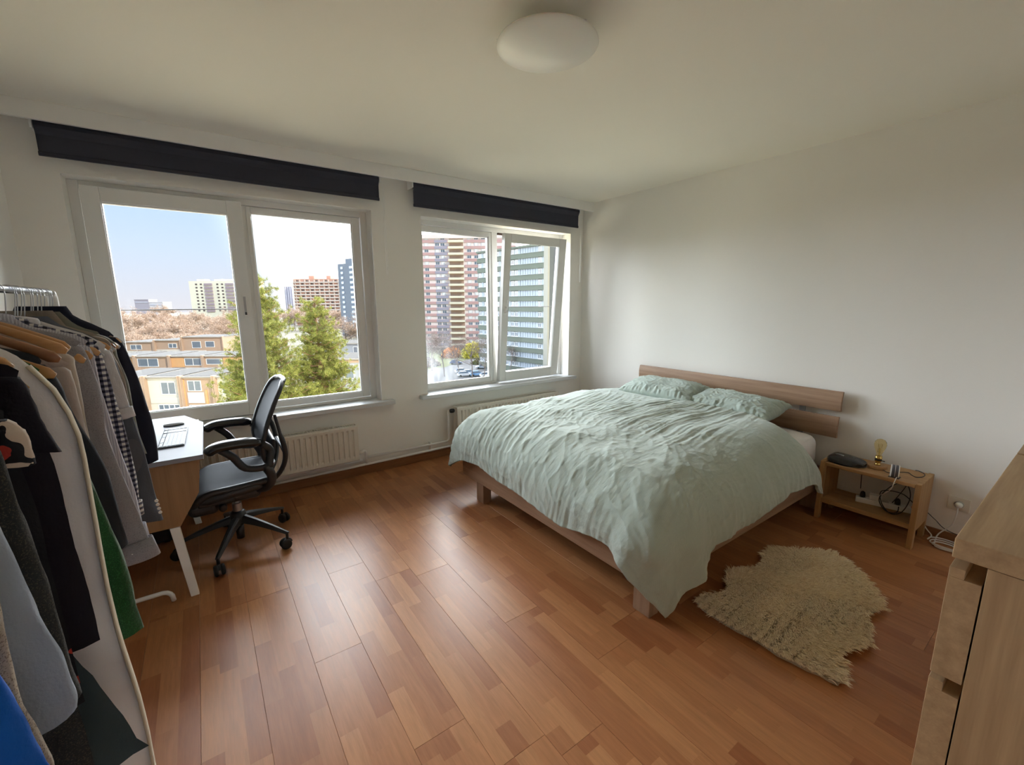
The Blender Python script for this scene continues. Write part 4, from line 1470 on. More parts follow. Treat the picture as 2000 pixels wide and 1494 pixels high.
# seat: woven sling in a rounded rim; front is towards the desk (-x)
m_mesh, nt, b = new_mat('chair_weave')
cq = noise(nt, 300.0, 1, stretch=(1, 4, 1))
nt.links.new(mixc(nt, cq, (0.022, 0.026, 0.034), (0.055, 0.064, 0.08)), b.inputs['Base Color'])
b.inputs['Roughness'].default_value = 0.7
b.inputs['Specular IOR Level'].default_value = 0.3
bump(nt, b, noise(nt, 500.0, 1, stretch=(1, 5, 1)), 0.3, 0.002)


def seat_pt(u, v):
    """u 0 front .. 1 back, v -1..1"""
    w = 0.245 * (1 - 0.10 * u ** 3) * (1 - 0.06 * (1 - u) ** 4)
    x = -0.165 + 0.43 * u
    z = 0.475 - 0.035 * (1 - v * v) * (0.4 + 0.6 * u) - 0.055 * max(0, 1 - u / 0.28) ** 2 + 0.01 * u
    x += 0.03 * (abs(v) ** 3) * (1 - u) ** 2
    return (x, HY + w * v, z)


nu_, nv_ = 20, 16
P = np.array([[seat_pt(i / (nu_ - 1), -1 + 2 * j / (nv_ - 1)) for j in range(nv_)] for i in range(nu_)])
m = MB()
m.grid(P, nu_, nv_)
o = m.build('seat', m_mesh, ch, smooth=True)
o.modifiers.new('s', 'SOLIDIFY').thickness = 0.006
rim = [seat_pt(0, -1 + 2 * j / 12) for j in range(13)] + [seat_pt(i / 12, 1) for i in range(1, 13)] + [seat_pt(1, 1 - 2 * j / 12) for j in range(1, 13)] + [seat_pt(1 - i / 12, -1) for i in range(1, 12)]
MB().tube([(p[0], p[1], p[2] - 0.012) for p in rim], 0.020, 10, closed=True).build('seat_rim', m_chb, ch, smooth=True)
for s0 in (-1, 1):
    # wide thigh-support edge at the front sides
    MB().tube(spline([(-0.165, HY + s0 * 0.20, 0.405), (-0.06, HY + s0 * 0.225, 0.425), (0.08, HY + s0 * 0.235, 0.445), (0.20, HY + s0 * 0.22, 0.452)], 4), [0.022] * 4 + [0.03] * 8 + [0.02], 10).build('seat_frame', m_chb, ch, smooth=True)
MB().tube(spline([(-0.13, HY - 0.20, 0.415), (-0.145, HY - 0.1, 0.385), (-0.148, HY, 0.375), (-0.145, HY + 0.1, 0.385), (-0.13, HY + 0.20, 0.415)], 4), 0.022, 10).build('seat_frame', m_chb, ch, smooth=True)

# back: tapering loop of frame with woven panel
BP = [(0.262, 0.545, 0.20), (0.232, 0.60, 0.235), (0.222, 0.67, 0.250), (0.240, 0.75, 0.250), (0.272, 0.84, 0.240), (0.312, 0.93, 0.225), (0.350, 1.00, 0.195), (0.372, 1.035, 0.13)]
BP = [tuple(v) for v in spline(BP, 3)]
P = []
for x, z, w in BP:
    P.append([(x + 0.035 * (1 - (q ** 2)) * 0.9, HY + w * q, z) for q in np.linspace(-1, 1, 13)])
m = MB()
m.grid(np.array(P), len(BP), 13)
o = m.build('backrest', m_mesh, ch, smooth=True)
o.modifiers.new('s', 'SOLIDIFY').thickness = 0.004
loop = [(x, HY - w, z) for x, z, w in BP] + [(BP[-1][0] + 0.02, HY + BP[-1][2] * q, BP[-1][1] + 0.008) for q in (-0.6, 0, 0.6)] + [(x, HY + w, z) for x, z, w in reversed(BP)] + [(BP[0][0] + 0.02, HY + BP[0][2] * q, BP[0][1] - 0.006) for q in (0.6, 0, -0.6)]
MB().tube(loop, 0.0135, 8, closed=True).build('back_frame', m_chb, ch, smooth=True)
# head edge flare
MB().tube([(0.375, HY - 0.13, 1.030), (0.392, HY - 0.07, 1.040), (0.396, HY, 1.042), (0.392, HY + 0.07, 1.040), (0.375, HY + 0.13, 1.030)], 0.014, 8).build('top_rail', m_chb, ch, smooth=True)
# lumbar pad and spine
MB().box(-0.012, -0.19, -0.05, 0.012, 0.19, 0.05, Matrix.Translation((0.285, HY, 0.655)) @ Matrix.Rotation(0.08, 4, 'Y')).build('lumbar_pad', M_black, ch, bevel=0.01, seg=3)
for s0 in (-1, 1):
    MB().tube(spline([(0.305, HY + s0 * 0.225, 0.86), (0.325, HY + s0 * 0.215, 0.74), (0.345, HY + s0 * 0.20, 0.62), (0.335, HY + s0 * 0.15, 0.52), (0.29, HY + s0 * 0.09, 0.43), (0.21, HY + s0 * 0.06, 0.385)], 4), [0.009] * 5 + [0.015] * 16, 8).build('back_support', m_chb, ch, smooth=True)
MB().tube([(0.345, HY - 0.20, 0.61), (0.352, HY, 0.60), (0.345, HY + 0.20, 0.61)], 0.013, 8).build('cross_bar', m_chb, ch, smooth=True)
# armrests
for s0 in (-1, 1):
    y = HY + s0 * 0.275
    pad = spline([(-0.038, y, 0.700), (-0.020, y, 0.722), (0.03, y, 0.735), (0.13, y, 0.735), (0.215, y, 0.725)], 4)
    MB().tube(pad, [0.016, 0.024, 0.027, 0.028] + [0.028] * (len(pad) - 6) + [0.026, 0.020], 12, sx=1.65, up=(0, 0, 1)).build('armrest_pad', M_blackg, ch, smooth=True)
    MB().tube(spline([(0.02, y, 0.715), (0.075, y - s0 * 0.005, 0.66), (0.13, y - s0 * 0.015, 0.58), (0.235, y - s0 * 0.02, 0.565), (0.255, y - s0 * 0.03, 0.60), (0.262, y - s0 * 0.04, 0.66), (0.22, y - s0 * 0.01, 0.71)], 4), 0.021, 10).build('armrest_bracket', m_chb, ch, smooth=True)
    MB().tube(spline([(0.225, y - s0 * 0.02, 0.575), (0.255, y - s0 * 0.03, 0.50), (0.235, y - s0 * 0.06, 0.43), (0.18, y - s0 * 0.14, 0.395)], 4), 0.026, 10).build('armrest_post', m_chb, ch, smooth=True)

# ================================================================== CLOTHES RACK
RX, RZ = -0.490, 1.552
t = thing('clothes_rack', (RX, 1.5, 0), 'chrome-railed clothes rack with white tubular feet along the left wall', 'rack')
MB().tube([(RX, 0.40, RZ), (RX, 2.62, RZ)], 0.0125, 14).build('rail', M_chrome, t, smooth=True)
for y, s0 in ((0.37, -1), (2.65, 1)):
    MB().tube([(RX, y - s0 * 0.035, RZ)] + [(RX, y - s0 * 0.035 + s0 * 0.035 * math.sin(a), RZ - 0.035 + 0.035 * math.cos(a)) for a in (0.3, 0.6, 0.9, 1.2, PI / 2)] + [(RX, y, 0.058)], 0.0165, 12).build('upright', M_trimw, t, smooth=True)
    MB().tube([(-0.74, y, 0.0)] + [(-0.70 - 0.04 * math.cos(a), y, 0.018 + 0.04 * math.sin(a)) for a in (0.2, 0.6, 1.0, 1.4)] + [(-0.30 + 0.04 * math.sin(a), y, 0.018 + 0.04 * math.cos(a)) for a in (0.1, 0.5, 0.9, 1.3)] + [(-0.258, y, 0.0)], 0.011, 10).build('foot', M_trimw, t, smooth=True)

W_hang = wood('hanger_wood', (0.42, 0.21, 0.08), (0.58, 0.33, 0.14), 'X', 0.3, coat=0.5)
HT = 0.215          # half length of a hanger


def hanger(y, label, lift=0.0, tilt=0.0, big=True, bare=True, mat=None):
    """shaped wooden hanger with a wire hook over the rail"""
    h = thing('clothes_hanger', (RX, y, RZ), label, 'hanger', None)
    top = RZ - 0.085 + lift
    pts = [(RX - HT, 0, top - 0.088), (RX - 0.16, 0, top - 0.055), (RX - 0.09, 0, top - 0.020), (RX - 0.03, 0, top - 0.002), (RX, 0, top), (RX + 0.03, 0, top - 0.002), (RX + 0.09, 0, top - 0.020), (RX + 0.16, 0, top - 0.055), (RX + HT, 0, top - 0.088)]
    fw = [0.016, 0.010, 0.004, 0.0, 0.0, 0.0, 0.004, 0.010, 0.016]
    pts = [(p[0], y - f * 1.2, p[2]) for p, f in zip(pts, fw)]
    pts = spline(pts, 4)
    n_ = len(pts)
    rr = [0.0085 + 0.0065 * abs(2 * i / (n_ - 1) - 1) ** 3 for i in range(n_)]
    rr[0] = rr[-1] = 0.007
    MB().tube(pts, rr, 10, sx=0.65 if big else 0.4, up=(0, 0, 1)).build('arm', mat or W_hang, h, smooth=True)
    ang = random.uniform(-0.5, 0.5)
    hook = [(0, 0, top + 0.006), (0, 0, top + 0.028), (0.006, 0, top + 0.040), (0.016, 0, RZ - 0.022)]
    hook += [(0.0165 * math.cos(q), 0, RZ + 0.0165 * math.sin(q) - 0.0025) for q in (-0.35, 0.15, 0.7, 1.2, 1.7, 2.2, 2.7, 3.2, 3.6)]
    ca, sa = math.cos(ang), math.sin(ang)
    MB().tube(spline([(RX + p[0] * ca, y + p[0] * sa, p[2]) for p in hook], 3), 0.0016, 6).build('hook', M_steel, h, smooth=True)
    return h


def garment(name, label, cat, y, sil, mat, hem, tip=None, sw=0.085, thick=0.046, sleeve=True, cuff=None, body_x=0.165, flare=0.03,
            neck=0.07, collar=False, buttons=None, fold=0.012, seed=1, short=False, edging=None, sleeve_sil=None, placket=False):
    """a garment seen from its front: sil = right-hand outline in metres (x, z) down to the cuff or hem"""
    g = thing(name, (RX, y, RZ - 0.1), label, cat, None)
    xs = np.array([p[0] for p in sil])
    zs = np.array([p[1] for p in sil])
    if tip is None:
        tip = 0
        for i in range(1, len(sil)):
            if sil[i][0] < -0.30 or (abs(sil[i][1] - sil[i - 1][1]) < 1.1 * abs(sil[i][0] - sil[i - 1][0])):
                tip = i
    # shoulder outline, extrapolated back to the neck if it starts away from it
    zt = zs[0] + max(0, (xs[0] - (RX + neck))) * 0.36
    sh_x = [RX + 0.02, RX + neck] + [x for x in xs[:tip + 1] if x > RX + neck + 0.01]
    sh_z = [zt - 0.012, zt] + [z for x, z in zip(xs[:tip + 1], zs[:tip + 1]) if x > RX + neck + 0.01]
    tipx, tipz = xs[tip], zs[tip]
    rows = 34
    cols = 25
    zrow = np.concatenate([np.linspace(zt, tipz - 0.02, 9), np.linspace(tipz - 0.05, hem, rows - 9)])
    if sleeve:
        arm_z = tipz - 0.17

        def right(z):
            if z > tipz:
                return float(np.interp(-z, -np.array(sh_z[1:]), np.array(sh_x[1:])))
            if z > arm_z:
                k = (tipz - z) / (tipz - arm_z)
                return tipx - 0.008 - (tipx - 0.008 - (RX + body_x)) * k ** 0.7
            return RX + body_x + flare * (arm_z - z) / max(0.2, arm_z - hem)
    else:
        zz_ = -np.concatenate([np.array(sh_z[1:]), zs[tip + 1:], [hem]])
        xx_ = np.concatenate([np.array(sh_x[1:]), xs[tip + 1:], [xs[-1] + 0.01]])

        def right(z):
            return float(np.interp(-z, zz_, xx_))
    rgt = np.array([right(z) for z in zrow])
    u = np.linspace(-1, 1, cols)
    hw = rgt - RX
    X = RX + hw[:, None] * u[None, :]
    # hem slightly wavy
    Z = np.repeat(zrow[:, None], cols, 1)
    shoulder_drop = np.array([[0.0] * cols] * rows)
    low = sstep(tipz, hem, Z)
    Z = Z + low * 0.014 * pnoise(u[None, :] * 2.2, Z * 0 + seed, seed)
    T = thick / 2 * (1 - np.abs(u[None, :]) ** 4) ** 0.5 * (0.55 + 0.45 * sstep(zt, tipz - 0.1, Z))
    fo = (fold * pnoise(X * 22 + seed, Z * 1.6, seed) + 0.5 * fold * pnoise(X * 46, Z * 3.1, seed + 5)) * (0.3 + 0.7 * low)
    fo += 0.004 * pnoise(X * 30, Z * 30, seed + 7) + 0.007 * pnoise(X * 9 + Z * 6, Z * 9 - X * 4, seed + 8)
    m = MB()
    Yf = y - T + fo
    Yb = y + T + fo
    m.grid(np.stack([X, Yf, Z], -1), rows, cols)
    m.grid(np.stack([X, Yb, Z], -1)[:, ::-1], rows, cols)
    # close the hem
    a = np.stack([X[-1], Yf[-1], Z[-1]], -1)
    b_ = np.stack([X[-1], Yb[-1], Z[-1]], -1)
    m.grid(np.stack([a, b_]), 2, cols)
    m.build('body', mat, g, smooth=True, merge=False)
    if sleeve:
        sp = [(tipx - sw * 0.55, tipz - 0.005)]
        ssil = sleeve_sil or [tuple(p) for p in sil[tip + 1:]]
        for q, (sx0, sz0) in enumerate(ssil):
            k = (q + 1) / len(ssil)
            sp.append((sx0 - sw * (0.52 - 0.10 * k), sz0))
        pts = spline([(p[0], y - 0.004, p[1]) for p in sp], 4)
        N = len(pts)
        for side in (1, -1):
            vs = []
            fs = []
            K = 20
            for i, p in enumerate(pts):
                k = i / (N - 1)
                w = sw * (0.50 - 0.10 * k) * (1 if i else 0.75)
                tk = thick * (0.42 - 0.06 * k)
                for j in range(K):
                    an = 2 * PI * j / K
                    wob = 1 + 0.10 * math.sin(an * 3 + k * 9 + seed) * k
                    px = p.x + w * math.cos(an)
                    py = y + tk * math.sin(an) * wob + float(0.006 * pnoise(k * 9 + seed, an * 1.5, seed + 2))
                    px += float(0.003 * pnoise(k * 14, an + seed, seed + 4)) * (0 if math.cos(an) > 0.9 else 1)
                    if side < 0:
                        px = 2 * RX - px
                    vs.append((px, py, p.z + 0.004 * math.sin(an * 2 + seed) * k))
            for i in range(N - 1):
                for j in range(K):
                    f_ = (i * K + j, i * K + (j + 1) % K, (i + 1) * K + (j + 1) % K, (i + 1) * K + j)
                    fs.append(f_ if side > 0 else f_[::-1])
            fs.append(tuple(range(K)) if side < 0 else tuple(range(K - 1, -1, -1)))
            MB().add(vs, fs).build('sleeve', mat, g, smooth=True)
            if cuff and side > 0:
                p1, p0 = pts[-1], pts[-4]
                dvec = (p1 - p0).normalized()
                w = sw * 0.44
                cm = MB()
                ce = p1 + dvec * 0.002
                cs = p1 - dvec * cuff
                loopn = 20
                vs = []
                for c_, e_ in ((cs, 1.06), (ce, 1.10)):
                    for j in range(loopn):
                        an = 2 * PI * j / loopn
                        vs.append((c_.x + w * e_ * math.cos(an), y + thick * 0.40 * e_ * math.sin(an), c_.z + w * math.cos(an) * 0.12))
                cm.add(vs, [(j, (j + 1) % loopn, (j + 1) % loopn + loopn, j + loopn) for j in range(loopn)])
                co_ = cm.build('cuff', mat, g, smooth=True)
                co_.modifiers.new('s', 'SOLIDIFY').thickness = 0.003
                MB().lathe([(0, -0.001), (0.0055, -0.001), (0.0055, 0.001), (0, 0.0015)], n=12, M=Matrix.Translation((p1.x - 0.01, y - thick * 0.46, p1.z + cuff * 0.5)) @ Matrix.Rotation(PI / 2, 4, 'X')).build('button', M_trimw, g)
    if buttons:
        for bx_, bz_ in buttons:
            MB().lathe([(0, -0.001), (0.006, -0.001), (0.0065, 0.001), (0.005, 0.002), (0, 0.0015)], n=12, M=Matrix.Translation((bx_, y - thick * 0.42, bz_)) @ Matrix.Rotation(PI / 2, 4, 'X')).build('button', M_rad, g)
    if collar:
        pts = [(RX + (neck - 0.004) * math.cos(a), y + 0.026 * math.sin(a), zt + 0.002 - 0.010 * math.cos(a) ** 2) for a in [i * 2 * PI / 22 for i in range(22)]]
        MB().tube(pts, 0.017, 8, closed=True, sx=0.25).build('collar', mat, g, smooth=True)
    if edging is not None:
        ed = [(right(z) - 0.002, y - 0.004, z) for z in np.linspace(tipz - 0.02, hem, 26)]
        MB().tube(ed, 0.0035, 8, sx=3.6).build('edging', edging, g, smooth=True)
    return g


C_ = {
 'navy': fabric('navy_jersey', (0.012, 0.014, 0.030)),
 'olive': fabric('olive_grey_knit', (0.16, 0.16, 0.13), bscale=160),
 'taupe': fabric('taupe_cotton', (0.25, 0.21, 0.17)),
 'slate': fabric('slate_blue_wool', (0.075, 0.085, 0.105)),
 'shirtw': fabric('white_cotton', (0.55, 0.54, 0.56)),
 'gingham': fabric('gingham_cotton', (0.55, 0.54, 0.52), 'gingham', (0.010, 0.010, 0.022), (0.10, 0.10, 0.14), scale=56),
 'lav': fabric('lavender_stripe', (0.34, 0.33, 0.38), 'stripe', (0.62, 0.62, 0.66), scale=170),
 'marl': fabric('grey_marl', (0.27, 0.26, 0.28), 'tweed', (0.20, 0.19, 0.21)),
 'beige': fabric('beige_knit', (0.40, 0.35, 0.30), bscale=120),
 'rose': fabric('rose_beige', (0.42, 0.36, 0.33)),
 'ink': fabric('ink_wool', (0.018, 0.021, 0.030)),
 'green': fabric('green_mohair', (0.010, 0.055, 0.014), 'tweed', (0.02, 0.11, 0.03), sheen=0.25, bstr=1.0, bscale=90),
 'cream': fabric('white_wool', (0.74, 0.74, 0.77), bstr=0.25),
 'hemc': fabric('cream_binding', (0.56, 0.50, 0.38)),
 'blk': fabric('black_jersey', (0.008, 0.007, 0.014)),
 'floral': fabric('floral_print', (0.012, 0.013, 0.018), 'floral', (0.40, 0.045, 0.035), (0.55, 0.46, 0.38), scale=15),
 'tweed': fabric('charcoal_tweed', (0.022, 0.024, 0.024), 'tweed', (0.055, 0.05, 0.04), bstr=0.7),
 'denim': fabric('pale_denim', (0.27, 0.31, 0.37), bstr=0.6),
 'teal': fabric('dark_teal_cloth', (0.035, 0.055, 0.065)),
 'fleece': fabric('beige_fleece', (0.36, 0.31, 0.24), 'tweed', (0.20, 0.16, 0.12), bstr=1.0, bscale=60),
 'blue': fabric('bright_blue', (0.004, 0.09, 0.42)),
}
G_ = {
'A':(2.45,[(-0.489, 1.498), (-0.402, 1.455), (-0.369, 1.438), (-0.32, 1.403), (-0.285, 1.379), (-0.268, 1.345), (-0.251, 1.268), (-0.235, 1.179), (-0.222, 1.07), (-0.214, 1.006), (-0.209, 0.93), (-0.209, 0.865), (-0.212, 0.81)]),
'C':(2.33,[(-0.475, 1.478), (-0.458, 1.455), (-0.386, 1.431), (-0.358, 1.412), (-0.31, 1.394), (-0.279, 1.354), (-0.277, 1.301), (-0.258, 1.199), (-0.256, 1.098), (-0.25, 0.978), (-0.236, 0.885)]),
'E':(2.24,[(-0.47, 1.483), (-0.441, 1.455), (-0.393, 1.425), (-0.353, 1.41), (-0.307, 1.393), (-0.282, 1.365), (-0.278, 1.319), (-0.259, 1.242), (-0.255, 1.145), (-0.253, 1.03), (-0.244, 0.922)]),
'D':(2.16,[(-0.448, 1.464), (-0.391, 1.431), (-0.33, 1.4), (-0.293, 1.369), (-0.266, 1.306), (-0.252, 1.189), (-0.241, 1.077), (-0.227, 0.961), (-0.219, 0.852), (-0.213, 0.755), (-0.201, 0.647)]),
'F':(2.06,[(-0.43, 1.45), (-0.374, 1.428), (-0.327, 1.409), (-0.292, 1.383), (-0.263, 1.356), (-0.257, 1.325), (-0.252, 1.279), (-0.24, 1.203), (-0.233, 1.099)]),
'G':(1.95,[(-0.418, 1.45), (-0.356, 1.424), (-0.327, 1.414), (-0.295, 1.4), (-0.274, 1.38), (-0.271, 1.348), (-0.261, 1.273), (-0.253, 1.169), (-0.246, 1.114), (-0.239, 0.994), (-0.235, 0.885), (-0.241, 0.762)]),
'H':(1.83,[(-0.431, 1.465), (-0.401, 1.443), (-0.342, 1.427), (-0.299, 1.413), (-0.277, 1.389), (-0.271, 1.347), (-0.268, 1.244), (-0.263, 1.193), (-0.255, 1.101), (-0.246, 1.016), (-0.23, 0.897), (-0.223, 0.723)]),
'I':(1.72,[(-0.424, 1.464), (-0.382, 1.442), (-0.338, 1.429), (-0.298, 1.416), (-0.275, 1.396), (-0.27, 1.37), (-0.26, 1.315), (-0.253, 1.235), (-0.256, 1.14), (-0.246, 1.048), (-0.223, 0.904), (-0.191, 0.703)]),
'K':(1.60,[(-0.397, 1.448), (-0.371, 1.434), (-0.332, 1.412), (-0.293, 1.388), (-0.276, 1.365), (-0.276, 1.342), (-0.274, 1.27), (-0.275, 1.15), (-0.27, 1.0)]),
'L':(1.50,[(-0.355, 1.403), (-0.316, 1.383), (-0.278, 1.369), (-0.268, 1.358), (-0.265, 1.306), (-0.263, 1.255), (-0.261, 1.187), (-0.261, 1.133)]),
'M':(1.40,[(-0.348, 1.41), (-0.319, 1.401), (-0.288, 1.379), (-0.28, 1.354), (-0.268, 1.314), (-0.263, 1.274), (-0.25, 1.218), (-0.235, 1.168), (-0.221, 1.111), (-0.215, 1.058), (-0.21, 0.975), (-0.204, 0.898)]),
'N':(1.29,[(-0.322, 1.407), (-0.295, 1.39), (-0.273, 1.367), (-0.26, 1.322), (-0.245, 1.258), (-0.239, 1.199), (-0.234, 1.137), (-0.225, 1.082), (-0.215, 1.015), (-0.21, 0.983), (-0.202, 0.932), (-0.194, 0.849), (-0.194, 0.794), (-0.187, 0.723)]),
'O':(1.20,[(-0.303, 1.425), (-0.285, 1.408), (-0.267, 1.385), (-0.252, 1.363), (-0.24, 1.334), (-0.232, 1.307), (-0.224, 1.277), (-0.218, 1.23), (-0.218, 1.167), (-0.219, 1.113), (-0.219, 1.05), (-0.22, 0.993), (-0.22, 0.891), (-0.218, 0.836), (-0.216, 0.778), (-0.212, 0.732), (-0.203, 0.624), (-0.199, 0.527), (-0.199, 0.416)]),
'P':(1.11,[(-0.278, 1.401), (-0.262, 1.388), (-0.256, 1.362), (-0.25, 1.326), (-0.242, 1.281), (-0.229, 1.238)]),
'T':(1.05,[(-0.30, 1.35), (-0.29, 1.2), (-0.27, 0.95), (-0.262, 0.877), (-0.238, 0.809), (-0.222, 0.741), (-0.188, 0.603)]),
'Q':(1.00,[(-0.30, 1.37), (-0.266, 1.34), (-0.259, 1.333), (-0.247, 1.312), (-0.24, 1.296), (-0.238, 1.25)]),
'R':(0.93,[(-0.29, 1.38), (-0.262, 1.34), (-0.255, 1.3), (-0.252, 1.276), (-0.248, 1.209), (-0.244, 1.175), (-0.238, 1.107), (-0.234, 1.058), (-0.231, 0.973), (-0.228, 0.9), (-0.224, 0.86)]),
'S':(0.86,[(-0.29, 1.38), (-0.262, 1.34), (-0.255, 1.28), (-0.251, 1.213), (-0.244, 1.156), (-0.236, 1.093), (-0.232, 1.05), (-0.225, 1.018), (-0.218, 0.979), (-0.215, 0.935), (-0.212, 0.904), (-0.215, 0.884)]),
'U':(0.79,[(-0.28, 1.36), (-0.25, 1.28), (-0.244, 1.143), (-0.247, 1.031), (-0.243, 0.957), (-0.232, 0.889), (-0.231, 0.86)]),
'V':(0.73,[(-0.28, 1.36), (-0.255, 1.28), (-0.25, 1.2), (-0.24, 1.071), (-0.23, 1.012), (-0.223, 0.957), (-0.216, 0.911)]),
}


def gm(k, name, label, cat, mat, hem, **kw):
    y, sil = G_[k]
    return garment(name, label, cat, y, sil, C_[mat], hem, seed=ord(k), **kw)


gm('A', 'sweatshirt', 'navy sweatshirt hanging last on the rack, nearest the window', 'sweatshirt', 'navy', 0.72, sw=0.10, thick=0.065, fold=0.010)
gm('C', 'sweater', 'olive grey sweater hanging next to the navy sweatshirt', 'sweater', 'olive', 0.75, sw=0.08, thick=0.05)
gm('E', 'cardigan', 'taupe cardigan on a reddish wooden hanger, far part of the rack', 'cardigan', 'taupe', 0.74, sw=0.08)
gm('D', 'blazer', 'slate blue blazer with an elbow patch and cuff buttons', 'jacket', 'slate', 0.66, sw=0.105, thick=0.05, buttons=[(-0.213, 0.735), (-0.211, 0.718), (-0.209, 0.701), (-0.207, 0.684)])
gm('F', 'short_sleeved_shirt', 'white short-sleeved shirt with turned-up cuffs, beside the gingham shirt', 'shirt', 'shirtw', 0.80, sw=0.095, cuff=0.035, collar=True)
gm('G', 'gingham_shirt', 'black and white gingham checked shirt', 'shirt', 'gingham', 0.74, sw=0.095, cuff=0.05, collar=True)
gm('H', 'striped_shirt', 'lavender grey finely striped shirt hanging in front of the gingham shirt', 'shirt', 'lav', 0.72, sw=0.095, cuff=0.05, collar=True)
gm('I', 'grey_shirt', 'grey marl shirt with a pale button on its wide cuff', 'shirt', 'marl', 0.74, sw=0.105, cuff=0.065, collar=True)
gm('K', 'beige_cardigan', 'light beige cardigan with broad shoulders behind the pair of wooden hangers', 'cardigan', 'beige', 0.70, sw=0.085, thick=0.05)
gm('L', 'blouse', 'rose beige blouse hanging from the pair of wooden hangers', 'blouse', 'rose', 0.72, sw=0.075)
gm('M', 'dark_blazer', 'ink dark blazer between the rose blouse and the green sweater', 'jacket', 'ink', 0.72, sw=0.12, thick=0.06)
gm('N', 'mohair_sweater', 'fluffy bottle green mohair sweater', 'sweater', 'green', 0.80, sw=0.105, thick=0.06)
gm('O', 'long_coat', 'long white coat edged with cream binding, reaching lowest on the rack', 'coat', 'cream', 0.17, sleeve=False, thick=0.05, fold=0.018, edging=C_['hemc'])
gm('P', 'black_t_shirt', 'black T-shirt with short sleeves in front of the long white coat', 'T-shirt', 'blk', 0.84, sw=0.11, body_x=0.245, flare=0.015, thick=0.05, fold=0.010)
gm('T', 'skirt', 'dark teal skirt hanging low in front of the white coat', 'skirt', 'teal', 0.60, sleeve=False, thick=0.03, fold=0.012)
gm('Q', 'floral_blouse', 'black blouse printed with red and cream flowers', 'blouse', 'floral', 0.80, sw=0.10, body_x=0.240, flare=0.01, thick=0.05)
gm('R', 'tweed_coat', 'charcoal tweed coat beside the floral blouse', 'coat', 'tweed', 0.66, sw=0.11, body_x=0.235, thick=0.055)
gm('S', 'denim_shirt', 'pale blue-grey denim shirt with popped cuff buttons near the front of the rack', 'shirt', 'denim', 0.80, sw=0.13, thick=0.065, fold=0.022, buttons=[(-0.272, 0.945), (-0.262, 0.905)])
gm('U', 'fleece', 'beige fleece between the denim shirt and the bright blue top', 'fleece', 'fleece', 0.70, sw=0.11, thick=0.04)
gm('V', 'blue_sweater', 'bright blue top hanging nearest the camera end of the rack', 'top', 'blue', 0.70, sw=0.11, body_x=0.24, thick=0.05)
# elbow patch sewn on the blazer sleeve
gz = [o_ for o_ in D.objects if o_.get('label', '').startswith('slate blue blazer')][0]
m = MB()
m.lathe([(0, 0.0), (0.030, 0.0), (0.032, 0.0015), (0, 0.0025)], n=24, M=Matrix.Translation((-0.262, 2.137, 0.93)) @ Matrix.Rotation(0.12, 4, 'Y') @ Matrix.Diagonal((1, 1, 2.2, 1)) @ Matrix.Rotation(PI / 2, 4, 'X'))
m.build('elbow_patch', fabric('patch_grey', (0.11, 0.115, 0.13)), gz)

# hangers: visible wooden ones first, then the rest known by their hooks
hanger(2.30, 'reddish wooden hanger carrying the taupe cardigan', lift=-0.045, mat=wood('hanger_red', (0.20, 0.065, 0.03), (0.30, 0.11, 0.05), 'X', 0.3, coat=0.5))
hanger(2.36, 'brown wooden hanger carrying the olive grey sweater', lift=-0.045)
hanger(2.10, 'light wooden hanger showing above the white short-sleeved shirt', lift=-0.045)
hanger(1.545, 'front one of the paired wooden hangers, varnished pine', lift=0.008)
hanger(1.575, 'back one of the paired wooden hangers, varnished pine', lift=0.012)
hanger(1.465, 'darker wooden hanger just under the paired hangers', lift=-0.005, mat=wood('hanger_brown', (0.26, 0.11, 0.05), (0.36, 0.17, 0.08), 'X', 0.3, coat=0.4))
hanger(1.145, 'wooden hanger holding the black T-shirt', lift=0.012)
hanger(1.045, 'wooden hanger tip between the black T-shirt and floral blouse', lift=-0.012)
for y, nm in ((2.46, 'navy sweatshirt'), (2.17, 'slate blue blazer'), (1.955, 'gingham shirt'), (1.835, 'striped lavender shirt'), (1.725, 'grey marl shirt'), (1.40, 'ink dark blazer'), (1.29, 'green mohair sweater'), (1.20, 'long white coat'), (0.93, 'charcoal tweed coat'), (0.86, 'denim shirt'), (0.73, 'bright blue top')):
    hanger(y, 'hanger with a thin steel hook inside the ' + nm, lift=-0.035, big=False)

for y in (2.56, 2.52, 2.41, 2.27, 2.20, 2.13, 2.02):
    h = hanger(y, 'thin wire hanger hooked over the window end of the chrome rail', lift=-0.05, big=False, mat=M_steel)
    h['group'] = 'wire hangers at the window end of the rail'
    h.name = 'wire_hanger'

# ================================================================== OUTSIDE
GZ = -18.5


def facade_matrix(p0, p1):
    d = Vector((p1[0] - p0[0], p1[1] - p0[1], 0))
    L = d.length
    d.normalize()
    nrm = Vector((-d.y, d.x, 0))        # into the building (away from the viewer)
    M = Matrix(((d.x, nrm.x, 0, p0[0]), (d.y, nrm.y, 0, p0[1]), (0, 0, 1, 0), (0, 0, 0, 1)))
    return M, L


def extm(name, c, rough=0.85, var=0.05, ns=0.4):
    m = plain(name, c, rough, var=var, nscale=ns)
    m.node_tree.nodes['Principled BSDF'].inputs['Specular IOR Level'].default_value = 0.08
    return m


m_pane_out = plain('far_pane', (0.16, 0.20, 0.25), 0.12, var=0.25, nscale=0.35)
m_pane_dark = plain('far_pane_dark', (0.10, 0.13, 0.17), 0.15, var=0.3, nscale=0.35)
m_whitef = extm('white_frame_out', (0.85, 0.85, 0.83))
m_ground = plain('ground_soil', (0.085, 0.072, 0.042), 0.95, var=0.25, nscale=0.05)
m_asph = plain('asphalt', (0.060, 0.058, 0.062), 0.9, var=0.15, nscale=0.4)
m_lawn = plain('lawn', (0.07, 0.075, 0.022), 0.95, var=0.3, nscale=0.3)

